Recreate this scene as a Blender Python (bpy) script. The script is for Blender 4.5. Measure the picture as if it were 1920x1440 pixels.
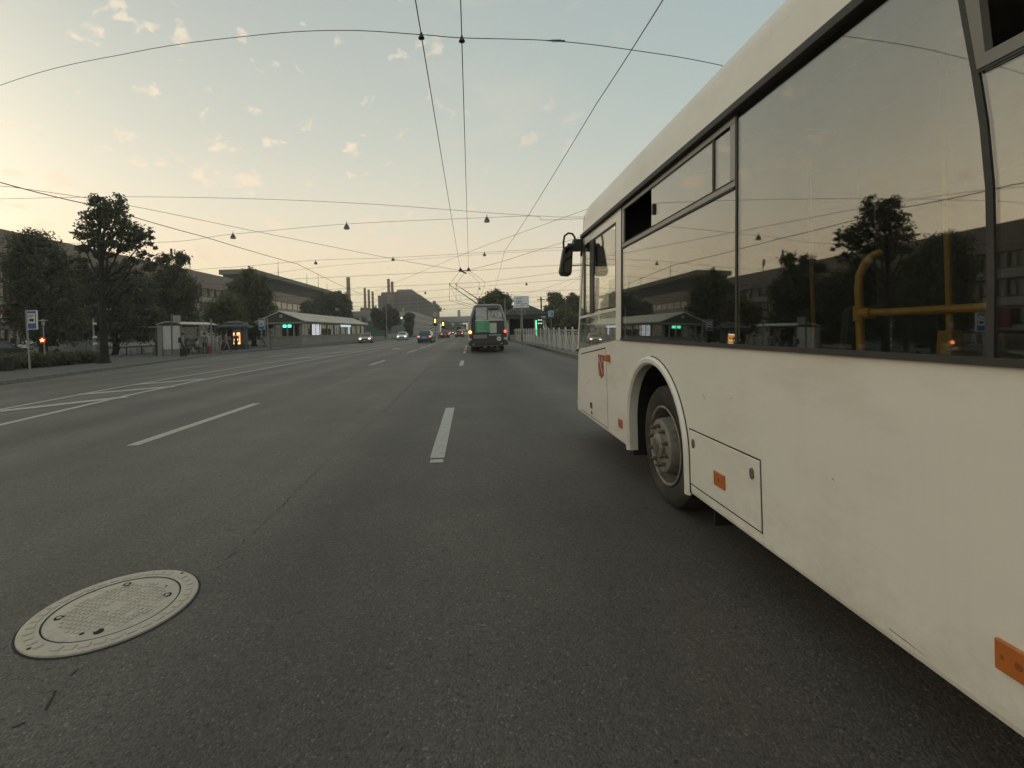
import bpy, bmesh, math, random
import numpy as np
from mathutils import Vector, Matrix
R = math.radians
for o in list(bpy.data.objects): bpy.data.objects.remove(o)
S = bpy.context.scene
COL = S.collection
rnd = random.Random(7)

# ------------------------------------------------------------------ camera
F, U0, V0, H, ROLL = 930.0, 882.0, 619.0, 1.44, R(1.7)      # focal length and principal point in 1920x1440 pixels
cd = bpy.data.cameras.new('camera'); cam = bpy.data.objects.new('camera', cd); COL.objects.link(cam)
cd.sensor_width = 36; cd.lens = 36*F/1920
cd.shift_x = (960-U0)/1920; cd.shift_y = (V0-720)/1920
cd.clip_start = .05; cd.clip_end = 6000
cam.matrix_world = Matrix.Translation((0, 0, H)) @ Matrix.Rotation(R(90), 4, 'X') @ Matrix.Rotation(-ROLL, 4, 'Z')
S.camera = cam

# ------------------------------------------------------------------ world: dusk sky
SUN_AZ, SUN_EL = R(-72), R(4)          # azimuth measured from the street direction (+Y), left is negative
w = bpy.data.worlds.new('World'); S.world = w; w.use_nodes = True
nt = w.node_tree; N = nt.nodes; L = nt.links; N.clear()
def nd(t, **k):
    n = N.new(t)
    for a, b in k.items(): setattr(n, a, b)
    return n
def mth(op, a, b=None, c=None, clamp=False):
    n = nd('ShaderNodeMath', operation=op, use_clamp=clamp)
    for i, x in enumerate((a, b, c)):
        if x is None: continue
        if isinstance(x, (int, float)): n.inputs[i].default_value = x
        else: L.new(x, n.inputs[i])
    return n.outputs[0]
def ramp(fac, stops, interp='B_SPLINE'):
    n = nd('ShaderNodeValToRGB'); cr = n.color_ramp; cr.interpolation = interp
    while len(cr.elements) < len(stops): cr.elements.new(.5)
    for e, (p, c) in zip(cr.elements, stops):
        e.position = p; e.color = (*c, 1) if not isinstance(c, (int, float)) else (c, c, c, 1)
    L.new(fac, n.inputs[0]); return n.outputs[0]
def mix(f, a, b, mode='MIX'):
    n = nd('ShaderNodeMix', data_type='RGBA', blend_type=mode)
    for i, x in ((0, f), (6, a), (7, b)):
        if isinstance(x, (int, float)): n.inputs[i].default_value = x
        elif isinstance(x, tuple): n.inputs[i].default_value = (*x, 1)
        else: L.new(x, n.inputs[i])
    return n.outputs[2]
tc = nd('ShaderNodeTexCoord'); sep = nd('ShaderNodeSeparateXYZ'); L.new(tc.outputs['Generated'], sep.inputs[0])
dx, dy, dz = sep.outputs
hl = mth('MAXIMUM', mth('SQRT', mth('ADD', mth('MULTIPLY', dx, dx), mth('MULTIPLY', dy, dy))), .001)
toward = mth('DIVIDE', mth('ADD', mth('MULTIPLY', dx, math.sin(SUN_AZ)), mth('MULTIPLY', dy, math.cos(SUN_AZ))), hl)
fa = ramp(mth('MULTIPLY_ADD', toward, .5, .5), [(.30, 0.), (.66, .62), (.94, 1.)], 'LINEAR')
sun_side = ramp(dz, [(0, (1.50, 1.02, .61)), (.07, (1.13, .85, .52)), (.2, (.89, .795, .60)), (.34, (.68, .67, .56)), (.55, (.425, .46, .43)), (1, (.43, .455, .445))])
far_side = ramp(dz, [(0, (1.25, .95, .70)), (.08, (.74, .625, .48)), (.2, (.52, .535, .47)), (.34, (.40, .48, .465)), (.55, (.315, .415, .425)), (1, (.38, .43, .435))])
base = mix(fa, far_side, sun_side)
# the afterglow, strongest over the place where the sun went down (just outside the left edge)
gdot = mth('MAXIMUM', mth('ADD', mth('ADD', mth('MULTIPLY', dx, math.sin(SUN_AZ)*math.cos(SUN_EL)), mth('MULTIPLY', dy, math.cos(SUN_AZ)*math.cos(SUN_EL))), mth('MULTIPLY', dz, math.sin(SUN_EL))), 0.)
glow = nd('ShaderNodeVectorMath', operation='SCALE'); glow.inputs[0].default_value = (1.0, .80, .52); L.new(mth('MULTIPLY', mth('POWER', gdot, 12.), 1.3), glow.inputs[3])
gadd = nd('ShaderNodeVectorMath', operation='ADD'); L.new(base, gadd.inputs[0]); L.new(glow.outputs[0], gadd.inputs[1]); grad = gadd.outputs[0]
# scattered cloudlets on a flat layer high above
inv = mth('DIVIDE', 1.0, mth('MAXIMUM', mth('ADD', dz, .03), .02))
cmb = nd('ShaderNodeCombineXYZ'); L.new(mth('MULTIPLY', dx, inv), cmb.inputs[0]); L.new(mth('MULTIPLY', dy, inv), cmb.inputs[1])
def noise(scale, detail, rough, off, dist=0):
    mp = nd('ShaderNodeMapping'); mp.inputs['Location'].default_value = off; L.new(cmb.outputs[0], mp.inputs[0])
    n = nd('ShaderNodeTexNoise'); n.inputs['Scale'].default_value = scale; n.inputs['Detail'].default_value = detail
    n.inputs['Roughness'].default_value = rough; n.inputs['Distortion'].default_value = dist
    L.new(mp.outputs[0], n.inputs[0]); return n.outputs[0]
big = ramp(noise(.55, 2, .5, (3.1, 1.2, 0)), [(.40, 0.), (.60, 1.)], 'EASE')
sml = noise(5.2, 6, .62, (0.4, 5.3, 0), .3)
def dnoise(scale, detail, rough, off):
    mp = nd('ShaderNodeMapping'); mp.inputs['Location'].default_value = off; mp.inputs['Scale'].default_value = (1, 1, 1.5); L.new(tc.outputs['Generated'], mp.inputs[0])
    n = nd('ShaderNodeTexNoise'); n.inputs['Scale'].default_value = scale; n.inputs['Detail'].default_value = detail; n.inputs['Roughness'].default_value = rough; n.inputs['Distortion'].default_value = .35
    L.new(mp.outputs[0], n.inputs[0]); return n.outputs[0]
bigd = ramp(dnoise(3.2, 2, .5, (1.3, .4, 2.2)), [(.38, 0.), (.62, 1.)], 'EASE')
puff = ramp(mth('ADD', dnoise(19., 5, .56, (.2, .9, .5)), mth('MULTIPLY', bigd, .085)), [(.628, 0.), (.745, 1.)], 'EASE')
thin = ramp(noise(1.5, 7, .68, (7.7, 2.2, 0), .6), [(.46, 0.), (.78, .42)], 'EASE')
cl = mth('MULTIPLY', mth('MAXIMUM', puff, mth('MULTIPLY', thin, big)), ramp(dz, [(.02, 0.), (.09, .8), (.40, .8), (.56, .45)], 'LINEAR'))
ccol = mix(fa, (.68, .56, .45), ramp(dz, [(0, (.98, .68, .45)), (.25, (1.08, .84, .60)), (.6, (.98, .82, .62))]))
sky = mix(mth('MULTIPLY', cl, ramp(fa, [(.30, .12), (.75, 1.)], 'EASE')), grad, ccol)
ns = nd('ShaderNodeTexSky', sky_type='NISHITA'); ns.sun_disc = False
ns.sun_elevation = SUN_EL; ns.sun_rotation = SUN_AZ; ns.dust_density = 2.0
mixn = nd('ShaderNodeVectorMath', operation='SCALE'); L.new(ns.outputs[0], mixn.inputs[0]); mixn.inputs[3].default_value = .02
addn = nd('ShaderNodeVectorMath', operation='ADD'); L.new(sky, addn.inputs[0]); L.new(mixn.outputs[0], addn.inputs[1])
bg = nd('ShaderNodeBackground'); bg.inputs['Strength'].default_value = 1.05; L.new(addn.outputs[0], bg.inputs['Color'])
wo = nd('ShaderNodeOutputWorld'); L.new(bg.outputs[0], wo.inputs['Surface'])

# ------------------------------------------------------------------ sun below the roofs: very weak, very soft
sl = bpy.data.lights.new('sun', 'SUN'); sl.energy = .5; sl.angle = R(10); sl.color = (1, .80, .56)
so = bpy.data.objects.new('sun', sl); COL.objects.link(so)
sd = Vector((math.sin(SUN_AZ)*math.cos(SUN_EL), math.cos(SUN_AZ)*math.cos(SUN_EL), math.sin(SUN_EL)))
so.rotation_euler = sd.to_track_quat('Z', 'Y').to_euler()
vs = S.view_settings
S.display_settings.display_device = 'sRGB'; vs.view_transform = 'Standard'; vs.look = 'None'; vs.exposure = 0; vs.gamma = 1; vs.use_curve_mapping = False
S.cycles.max_bounces = 6; S.cycles.diffuse_bounces = 3; S.cycles.glossy_bounces = 3; S.cycles.transmission_bounces = 4
S.cycles.transparent_max_bounces = 10; S.cycles.sample_clamp_indirect = 4; S.cycles.caustics_reflective = False; S.cycles.caustics_refractive = False
S.cycles.use_denoising = True

# ------------------------------------------------------------------ measuring helpers (photo pixel -> place)
CR, SR = math.cos(ROLL), math.sin(ROLL)
def xy(u, v):
    a, b = u-U0, v-V0
    return a*CR-b*SR, a*SR+b*CR
def gnd(u, v, z=0.):
    x, y = xy(u, v); Y = F*(H-z)/y
    return Vector((x*Y/F, Y, z))
def at(u, v, Y):
    x, y = xy(u, v); return Vector((x*Y/F, Y, H-y*Y/F))

# ------------------------------------------------------------------ materials
MATS = {}
def mat(name, col=(.5, .5, .5), rough=.6, metal=0., var=.12, scale=3., bump=0., bscale=60., emit=0., spec=.5, coat=0., dirt=None, island=0., stretch=None):
    if name in MATS: return MATS[name]
    m = bpy.data.materials.new(name); m.use_nodes = True; MATS[name] = m
    t = m.node_tree; ns, ls = t.nodes, t.links; p = ns['Principled BSDF']
    p.inputs['Roughness'].default_value = rough; p.inputs['Metallic'].default_value = metal
    p.inputs['Specular IOR Level'].default_value = spec; p.inputs['Coat Weight'].default_value = coat
    tcn = ns.new('ShaderNodeTexCoord'); src = tcn.outputs['Object']
    if stretch:
        mp = ns.new('ShaderNodeMapping'); mp.inputs['Scale'].default_value = stretch; ls.new(src, mp.inputs[0]); src = mp.outputs[0]
    nz = ns.new('ShaderNodeTexNoise'); nz.inputs['Scale'].default_value = scale; nz.inputs['Detail'].default_value = 6; nz.inputs['Roughness'].default_value = .6
    ls.new(src, nz.inputs[0])
    mr = ns.new('ShaderNodeMapRange'); mr.inputs[1].default_value = .3; mr.inputs[2].default_value = .7
    mr.inputs[3].default_value = 1-var; mr.inputs[4].default_value = 1+var; ls.new(nz.outputs[0], mr.inputs[0])
    fac = mr.outputs[0]
    if island:
        g = ns.new('ShaderNodeNewGeometry'); m2 = ns.new('ShaderNodeMapRange'); m2.inputs[3].default_value = 1-island; m2.inputs[4].default_value = 1+island
        ls.new(g.outputs['Random Per Island'], m2.inputs[0])
        mm = ns.new('ShaderNodeMath'); mm.operation = 'MULTIPLY'; ls.new(fac, mm.inputs[0]); ls.new(m2.outputs[0], mm.inputs[1]); fac = mm.outputs[0]
    vm = ns.new('ShaderNodeVectorMath'); vm.operation = 'SCALE'; vm.inputs[0].default_value = col; ls.new(fac, vm.inputs[3])
    out = vm.outputs[0]
    if dirt:                                       # (colour, noise scale, threshold, amount)
        n2 = ns.new('ShaderNodeTexNoise'); n2.inputs['Scale'].default_value = dirt[1]; n2.inputs['Detail'].default_value = 8; n2.inputs['Roughness'].default_value = .7
        ls.new(src, n2.inputs[0])
        r2 = ns.new('ShaderNodeMapRange'); r2.inputs[1].default_value = dirt[2]; r2.inputs[2].default_value = dirt[2]+.18; r2.inputs[4].default_value = dirt[3]
        ls.new(n2.outputs[0], r2.inputs[0])
        mx = ns.new('ShaderNodeMix'); mx.data_type = 'RGBA'; ls.new(r2.outputs[0], mx.inputs[0]); ls.new(out, mx.inputs[6]); mx.inputs[7].default_value = (*dirt[0], 1)
        out = mx.outputs[2]
    ls.new(out, p.inputs['Base Color'])
    if emit:
        p.inputs['Emission Color'].default_value = (*col, 1); p.inputs['Emission Strength'].default_value = emit
    if bump:
        nb = ns.new('ShaderNodeTexNoise'); nb.inputs['Scale'].default_value = bscale; nb.inputs['Detail'].default_value = 4; ls.new(tcn.outputs['Object'], nb.inputs[0])
        bp = ns.new('ShaderNodeBump'); bp.inputs['Strength'].default_value = bump; bp.inputs['Distance'].default_value = .02
        ls.new(nb.outputs[0], bp.inputs['Height']); ls.new(bp.outputs[0], p.inputs['Normal'])
    return m
def glass(name, tint=(.25, .25, .22), ior=1.9, rough=.0, see=.8, wav=0.):
    if name in MATS: return MATS[name]
    m = bpy.data.materials.new(name); m.use_nodes = True; MATS[name] = m
    t = m.node_tree; ns, ls = t.nodes, t.links; ns.clear()
    o = ns.new('ShaderNodeOutputMaterial'); mx = ns.new('ShaderNodeMixShader')
    f0 = ((ior-1)/(ior+1))**2                          # Schlick reflectance, the same from both sides of the pane
    lw = ns.new('ShaderNodeLayerWeight'); lw.inputs[0].default_value = .5
    pw = ns.new('ShaderNodeMath'); pw.operation = 'POWER'; ls.new(lw.outputs['Facing'], pw.inputs[0]); pw.inputs[1].default_value = 4.2
    fr = ns.new('ShaderNodeMath'); fr.operation = 'MULTIPLY_ADD'; ls.new(pw.outputs[0], fr.inputs[0]); fr.inputs[1].default_value = 1-f0; fr.inputs[2].default_value = f0
    gl = ns.new('ShaderNodeBsdfGlossy'); gl.inputs['Roughness'].default_value = rough; gl.inputs['Color'].default_value = (.95, .95, .93, 1)
    tr = ns.new('ShaderNodeBsdfTransparent'); tr.inputs[0].default_value = (*tint, 1)
    df = ns.new('ShaderNodeBsdfDiffuse'); df.inputs[0].default_value = (.03, .03, .028, 1)
    m2 = ns.new('ShaderNodeMixShader'); m2.inputs[0].default_value = 1-see
    # a thin uneven film of road dust
    tcn = ns.new('ShaderNodeTexCoord'); nz = ns.new('ShaderNodeTexNoise'); nz.inputs['Scale'].default_value = 3; nz.inputs['Detail'].default_value = 7
    ls.new(tcn.outputs['Object'], nz.inputs[0])
    r2 = ns.new('ShaderNodeMapRange'); r2.inputs[1].default_value = .35; r2.inputs[2].default_value = .75; r2.inputs[3].default_value = 1-see; r2.inputs[4].default_value = 1-see+.06
    ls.new(nz.outputs[0], r2.inputs[0]); ls.new(r2.outputs[0], m2.inputs[0])
    if wav:
        nb = ns.new('ShaderNodeTexNoise'); nb.inputs['Scale'].default_value = 1.6; nb.inputs['Detail'].default_value = 1; ls.new(tcn.outputs['Object'], nb.inputs[0])
        bp = ns.new('ShaderNodeBump'); bp.inputs['Strength'].default_value = wav; bp.inputs['Distance'].default_value = .02; ls.new(nb.outputs[0], bp.inputs['Height'])
        ls.new(bp.outputs[0], gl.inputs['Normal'])
    ls.new(tr.outputs[0], m2.inputs[1]); ls.new(df.outputs[0], m2.inputs[2])
    ls.new(fr.outputs[0], mx.inputs[0]); ls.new(m2.outputs[0], mx.inputs[1]); ls.new(gl.outputs[0], mx.inputs[2]); ls.new(mx.outputs[0], o.inputs[0])
    return m
def leafmat(name, col):
    if name in MATS: return MATS[name]
    m = mat(name, col, rough=.7, var=.25, scale=.9, island=.45, spec=.25)
    t = m.node_tree; ns, ls = t.nodes, t.links; p = ns['Principled BSDF']; o = ns['Material Output']
    tl = ns.new('ShaderNodeBsdfTranslucent'); mx = ns.new('ShaderNodeMixShader'); mx.inputs[0].default_value = .42
    ls.new(p.inputs['Base Color'].links[0].from_socket, tl.inputs[0])
    ls.new(p.outputs[0], mx.inputs[1]); ls.new(tl.outputs[0], mx.inputs[2]); ls.new(mx.outputs[0], o.inputs[0])
    return m

def asphalt():
    m = bpy.data.materials.new('asphalt'); m.use_nodes = True; t = m.node_tree; ns, ls = t.nodes, t.links; p = ns['Principled BSDF']
    tcn = ns.new('ShaderNodeTexCoord'); ob = tcn.outputs['Object']
    def nz(scale, det, ro, st=None):
        s = ob
        if st: mp = ns.new('ShaderNodeMapping'); mp.inputs['Scale'].default_value = st; ls.new(ob, mp.inputs[0]); s = mp.outputs[0]
        n = ns.new('ShaderNodeTexNoise'); n.inputs['Scale'].default_value = scale; n.inputs['Detail'].default_value = det; n.inputs['Roughness'].default_value = ro; ls.new(s, n.inputs[0]); return n.outputs[0]
    def rng(x, a, b, c, d):
        r = ns.new('ShaderNodeMapRange'); ls.new(x, r.inputs[0])
        for i, q in enumerate((a, b, c, d)): r.inputs[i+1].default_value = q
        return r.outputs[0]
    def mul(a, b):
        n = ns.new('ShaderNodeMath'); n.operation = 'MULTIPLY'; ls.new(a, n.inputs[0]); ls.new(b, n.inputs[1]); return n.outputs[0]
    vo = ns.new('ShaderNodeTexVoronoi'); vo.inputs['Scale'].default_value = 105; ls.new(ob, vo.inputs[0])
    vo2 = ns.new('ShaderNodeTexVoronoi'); vo2.inputs['Scale'].default_value = 42; ls.new(ob, vo2.inputs[0])
    sepc = ns.new('ShaderNodeSeparateColor'); ls.new(vo.outputs['Color'], sepc.inputs[0])
    agg = mul(rng(sepc.outputs[0], 0, 1, .70, 1.24), rng(sepc.outputs[1], .90, .97, 1., 1.75))                               # each stone its own grey
    pits = mul(rng(nz(34, 4, .7), .33, .43, .40, 1.0), rng(nz(9, 5, .7), .30, .40, .62, 1.0))                             # open pores between the stones
    blotch = rng(nz(.5, 6, .62), .3, .7, .78, 1.22)
    lanes = rng(nz(1.0, 4, .5, (.8, .016, 1)), .3, .7, .74, 1.26)            # worn bands along the lanes
    # two lifts of asphalt meet at the seam left of the lane line; tyres have polished pale tracks into both
    sx = ns.new('ShaderNodeSeparateXYZ'); ls.new(ob, sx.inputs[0])
    wob = ns.new('ShaderNodeMath'); wob.operation = 'MULTIPLY_ADD'; ls.new(nz(.35, 3, .5), wob.inputs[0]); wob.inputs[1].default_value = .5; ls.new(sx.outputs[0], wob.inputs[2])
    lift = rng(wob.outputs[0], -1.62, -1.25, 1.16, .90)
    sn = ns.new('ShaderNodeMath'); sn.operation = 'SINE'; sc_ = ns.new('ShaderNodeMath'); sc_.operation = 'MULTIPLY_ADD'; ls.new(wob.outputs[0], sc_.inputs[0]); sc_.inputs[1].default_value = 3.15; sc_.inputs[2].default_value = .6; ls.new(sc_.outputs[0], sn.inputs[0])
    track = rng(sn.outputs[0], -1, 1, .90, 1.12)
    tr = mul(mul(mul(agg, pits), mul(blotch, lanes)), mul(lift, track))
    vm = ns.new('ShaderNodeVectorMath'); vm.operation = 'SCALE'; vm.inputs[0].default_value = (.090, .0815, .067); ls.new(tr, vm.inputs[3])
    ls.new(vm.outputs[0], p.inputs['Base Color'])
    p.inputs['Roughness'].default_value = .68; p.inputs['Specular IOR Level'].default_value = .55
    hm = ns.new('ShaderNodeMath'); hm.operation = 'ADD'; ls.new(vo.outputs['Distance'], hm.inputs[0]); ls.new(rng(pits, .3, 1., .9, 0.), hm.inputs[1])
    bp = ns.new('ShaderNodeBump'); bp.inputs['Strength'].default_value = .6; bp.inputs['Distance'].default_value = .006; bp.invert = True
    ls.new(hm.outputs[0], bp.inputs['Height']); ls.new(bp.outputs[0], p.inputs['Normal'])
    MATS['asphalt'] = m; return m

# ------------------------------------------------------------------ mesh helpers
class MB:
    def __init__(s): s.v = []; s.f = []
    def add(s, vs, fs):
        b = len(s.v); s.v += [tuple(p) for p in vs]; s.f += [tuple(b+i for i in f) for f in fs]; return s
    def box(s, x0, x1, y0, y1, z0, z1):
        return s.add([(x0, y0, z0), (x1, y0, z0), (x1, y1, z0), (x0, y1, z0), (x0, y0, z1), (x1, y0, z1), (x1, y1, z1), (x0, y1, z1)],
                     [(0, 3, 2, 1), (4, 5, 6, 7), (0, 1, 5, 4), (1, 2, 6, 5), (2, 3, 7, 6), (3, 0, 4, 7)])
    def cb(s, c, d): return s.box(c[0]-d[0]/2, c[0]+d[0]/2, c[1]-d[1]/2, c[1]+d[1]/2, c[2]-d[2]/2, c[2]+d[2]/2)
    def quad(s, *p): return s.add(p, [tuple(range(len(p)))])
    def tube(s, path, r, n=8, caps=True):
        P = [Vector(p) for p in path]; rs = r if isinstance(r, (list, tuple)) else [r]*len(P); vs, fs = [], []
        t0 = (P[1]-P[0]).normalized(); up = Vector((0, 0, 1)) if abs(t0.z) < .9 else Vector((1, 0, 0)); a = t0.cross(up).normalized()
        for i, p in enumerate(P):
            t = (P[min(i+1, len(P)-1)]-P[max(i-1, 0)]).normalized(); a = (a-t*a.dot(t)).normalized(); b = t.cross(a)
            for k in range(n):
                q = 2*math.pi*k/n; vs.append(p+(a*math.cos(q)+b*math.sin(q))*rs[i])
        for i in range(len(P)-1):
            for k in range(n): fs.append((i*n+k, i*n+(k+1) % n, (i+1)*n+(k+1) % n, (i+1)*n+k))
        if caps: fs += [tuple(range(n))[::-1], tuple((len(P)-1)*n+k for k in range(n))]
        return s.add(vs, fs)
    def lathe(s, prof, n=24, axis='Z', c=(0, 0, 0), caps=True):           # prof: (radius, along)
        vs, fs = [], []
        for (r, h) in prof:
            for k in range(n):
                q = 2*math.pi*k/n; a, b = r*math.cos(q), r*math.sin(q)
                vs.append(Vector(c)+Vector({'Z': (a, b, h), 'X': (h, a, b), 'Y': (a, h, b)}[axis]))
        for i in range(len(prof)-1):
            for k in range(n): fs.append((i*n+k, i*n+(k+1) % n, (i+1)*n+(k+1) % n, (i+1)*n+k))
        if caps and prof[0][0] > 1e-4: fs.append(tuple(range(n))[::-1])
        if caps and prof[-1][0] > 1e-4: fs.append(tuple((len(prof)-1)*n+k for k in range(n)))
        return s.add(vs, fs)
    def prism(s, poly, a0, a1, axis='X'):                      # poly in the two other axes
        n = len(poly)
        def P(p, a): return {'X': (a, p[0], p[1]), 'Y': (p[0], a, p[1]), 'Z': (p[0], p[1], a)}[axis]
        vs = [P(p, a0) for p in poly]+[P(p, a1) for p in poly]
        fs = [tuple(range(n))[::-1], tuple(range(n, 2*n))]+[(i, (i+1) % n, n+(i+1) % n, n+i) for i in range(n)]
        return s.add(vs, fs)
    def loft(s, rings, close=True, caps=True):
        n = len(rings[0]); vs = [p for r in rings for p in r]; fs = []
        for i in range(len(rings)-1):
            for k in range(n if close else n-1): fs.append((i*n+k, i*n+(k+1) % n, (i+1)*n+(k+1) % n, (i+1)*n+k))
        if caps and close: fs += [tuple(range(n))[::-1], tuple((len(rings)-1)*n+k for k in range(n))]
        return s.add(vs, fs)
    def mesh(s, name, m):
        me = bpy.data.meshes.new(name); me.from_pydata(s.v, [], s.f)
        bm = bmesh.new(); bm.from_mesh(me); bmesh.ops.recalc_face_normals(bm, faces=bm.faces)
        big = [f for f in bm.faces if len(f.verts) > 4]
        if big: bmesh.ops.triangulate(bm, faces=big)
        bm.to_mesh(me); bm.free(); me.materials.append(m); return me
    def build(s, name, m, parent=None, smooth=False, bevel=0., label=None, kind=None):
        me = s.mesh(name, m)
        if smooth:
            me.polygons.foreach_set('use_smooth', [True]*len(me.polygons))
            try: me.set_sharp_from_angle(angle=R(38))
            except Exception: pass
        return put(me, name, parent, bevel, label, kind)
def put(me, name, parent=None, bevel=0., label=None, kind=None, loc=None):
    o = bpy.data.objects.new(name, me); COL.objects.link(o)
    if parent: o.parent = parent
    if loc is not None: o.location = loc
    if bevel:
        b = o.modifiers.new('bevel', 'BEVEL'); b.width = bevel; b.segments = 2; b.limit_method = 'ANGLE'
    if label: o['label'] = label
    if kind: o['kind'] = kind
    return o
def tag(o, label, cat, group=None):
    o['label'] = label; o['category'] = cat
    if group: o['group'] = group
    return o
def thing(name, label, cat, loc=(0, 0, 0), rz=0., group=None):
    o = bpy.data.objects.new(name, None); COL.objects.link(o); o.empty_display_size = .2
    o.location = loc; o.rotation_euler = (0, 0, rz); return tag(o, label, cat, group)
def dup(o, label, loc, rz=None, group=None):
    def cp(x, par):
        c = x.copy(); COL.objects.link(c); c.parent = par
        for ch in kids(x): cp(ch, c)
        return c
    c = cp(o, None); c.location = loc
    if rz is not None: c.rotation_euler = (0, 0, rz)
    c['label'] = label
    if group: c['group'] = group
    return c
def kids(x): return [o for o in bpy.data.objects if o.parent == x]
def struct(mb, name, m, **k):
    o = mb.build(name, m, **k); o['kind'] = 'structure'; return o
def textmesh(s, size, m, ext=.002):
    cu = bpy.data.curves.new('lettering', 'FONT'); cu.body = s; cu.size = size; cu.extrude = ext; cu.align_x = 'CENTER'; cu.align_y = 'CENTER'
    o = bpy.data.objects.new('lettering', cu); COL.objects.link(o); bpy.context.view_layer.update()
    me = bpy.data.meshes.new_from_object(o.evaluated_get(bpy.context.evaluated_depsgraph_get())); bpy.data.objects.remove(o)
    me.materials.clear(); me.materials.append(m); return me

# ================================================================== GROUND, ROAD, PAVEMENTS
asphalt()
earth = mat('earth', (.055, .058, .040), .95, var=.3, scale=.4)
concrete = mat('kerb_concrete', (.20, .19, .165), .9, var=.2, scale=5, dirt=((.06, .055, .045), 3, .5, .6))
pave = mat('pavement_asphalt', (.105, .10, .088), .9, var=.16, scale=2.2, bump=.3, bscale=120, dirt=((.06, .058, .05), .6, .5, .5))
paint = mat('road_paint', (.43, .42, .36), .8, var=.12, scale=9, dirt=((.09, .088, .078), 16, .56, .75), bump=.2, bscale=150)
struct(MB().quad((-900, -300, -.03), (900, -300, -.03), (900, 1900, -.03), (-900, 1900, -.03)), 'ground', earth)
road = struct(MB().quad((-40, -40, 0), (12, -40, 0), (12, 900, 0), (-40, 900, 0)), 'road', MATS['asphalt'])
def strip(name, pts, wdt, z=.004):
    mb = MB(); P = [Vector((p[0], p[1], 0)) for p in pts]; a = []
    for i, p in enumerate(P):
        t = (P[min(i+1, len(P)-1)]-P[max(i-1, 0)]).normalized(); nrm = Vector((t.y, -t.x, 0))*wdt/2
        a += [p-nrm+Vector((0, 0, z)), p+nrm+Vector((0, 0, z))]
    mb.add(a, [(2*i, 2*i+1, 2*i+3, 2*i+2) for i in range(len(P)-1)]); return mb.build(name, paint, road)
for y0, y1 in ((6.77, 10.65), (22.3, 26.0), (34.6, 40.0), (42.0, 47.5), (49, 54), (55.5, 62), (64, 78)): strip('lane_dash', [(-4.72+.008*y0, y0), (-4.72+.008*y1, y1)], .17)
for y0, y1 in ((5.62, 9.25), (20.2, 23.6), (31.0, 35.0), (36.5, 40.5), (42.5, 46.5)): strip('lane_dash', [(-.42, y0), (-.42, y1)], .165)
strip('lane_dash', [(-.415, 5.42), (-.415, 5.56)], .145)
SOL = [(-8.0, 4), (-8.42, 8.8), (-9.0, 13), (-9.3, 17), (-9.2, 25), (-8.8, 42), (-8.6, 60), (-8.3, 110)]
SOU = [(-9.7, 6), (-10.39, 10.9), (-10.85, 15), (-11.0, 18), (-11.0, 26), (-10.7, 42), (-10.5, 60), (-10.2, 110)]
strip('edge_line', SOL, .17); strip('edge_line', SOU, .15)
for a, b in (((-10.12, 10.6), (-8.78, 12.6)), ((-10.7, 13.5), (-9.02, 15.0)), ((-10.93, 16.0), (-9.28, 17.4)), ((-10.95, 30), (-9.2, 33)), ((-10.85, 38), (-9.0, 41))):
    strip('hatch_line', [a, b], .40, .0085)
for a, b in (((-14.3, 23), (-13.8, 26)), ((-14.4, 35), (-14.2, 39)), ((-14.4, 48), (-14.2, 53))): strip('lane_dash', [a, b], .12)
strip('arrow_mark', [(-6.3, 44), (-6.9, 44)], 2.2); strip('stop_line', [(-3.3, 56), (-1.6, 56)], .7)
crk = mat('crack_tar', (.030, .029, .026), .9, var=.3)
def crack(pts, wd, seed):
    r = random.Random(seed); mb = MB()
    for a, b in zip(pts[:-1], pts[1:]):
        a, b = Vector((*a, .0025)), Vector((*b, .0025)); n = max(2, int((b-a).length/.035)); d = (b-a).normalized(); nn = Vector((d.y, -d.x, 0)); p0 = None
        for i in range(n+1):
            p = a.lerp(b, i/n)+nn*r.uniform(-.022, .022); wv = nn*wd*r.uniform(.05, 1.)
            if p0 and r.random() < .72: mb.quad(p0[0]-p0[1], p0[0]+p0[1], p+wv, p-wv)
            p0 = (p, wv)
    mb.build('crack', crk, road)
crack([(-1.62, 3.1), (-1.68, 6), (-1.62, 9)], .005, 1); crack([(-1.62, 9), (-1.7, 16), (-1.72, 34)], .010, 2); crack([(-1.78, 2.18), (-1.76, 2.05), (-1.70, 1.95), (-1.77, 1.82), (-1.82, 1.7)], .006, 3)
# --- left pavement with a lay-by, kerb stone by kerb stone
KERB = [(-15.2, 0), (-15.6, 6), (-16.5, 17.4), (-17.6, 23), (-18.5, 28.5), (-19.9, 35), (-20.7, 40), (-20.5, 48), (-19.9, 54), (-19.0, 59), (-17.6, 68), (-16.4, 80), (-15.8, 100), (-15.5, 140), (-15.2, 420)]
mb = MB(); n = len(KERB)
mb.add([(x-.13, y, .14) for x, y in KERB]+[(-75, y, .14) for x, y in KERB], [(i, i+1, n+i+1, n+i) for i in range(n-1)])
pl = struct(mb, 'pavement', pave)
stone = MB().box(-.16, .0, -.492, .492, -.1, .15).mesh('kerb_stone', concrete)
def along(poly, step):
    out = []; d = 0.
    for a, b in zip(poly[:-1], poly[1:]):
        a, b = Vector(a), Vector(b); ln = (b-a).length
        while d < ln: out.append((a+(b-a)*(d/ln), math.atan2(b.y-a.y, b.x-a.x)-math.pi/2)); d += step
        d -= ln
    return out
for p, ang in along(KERB, 1.0):
    if p.y > 100: continue
    o = put(stone, 'kerb_stone', pl, .015 if p.y < 34 else 0, loc=(p.x, p.y, rnd.uniform(-.006, .006))); o.rotation_euler = (0, 0, ang+rnd.uniform(-.008, .008))
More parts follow.
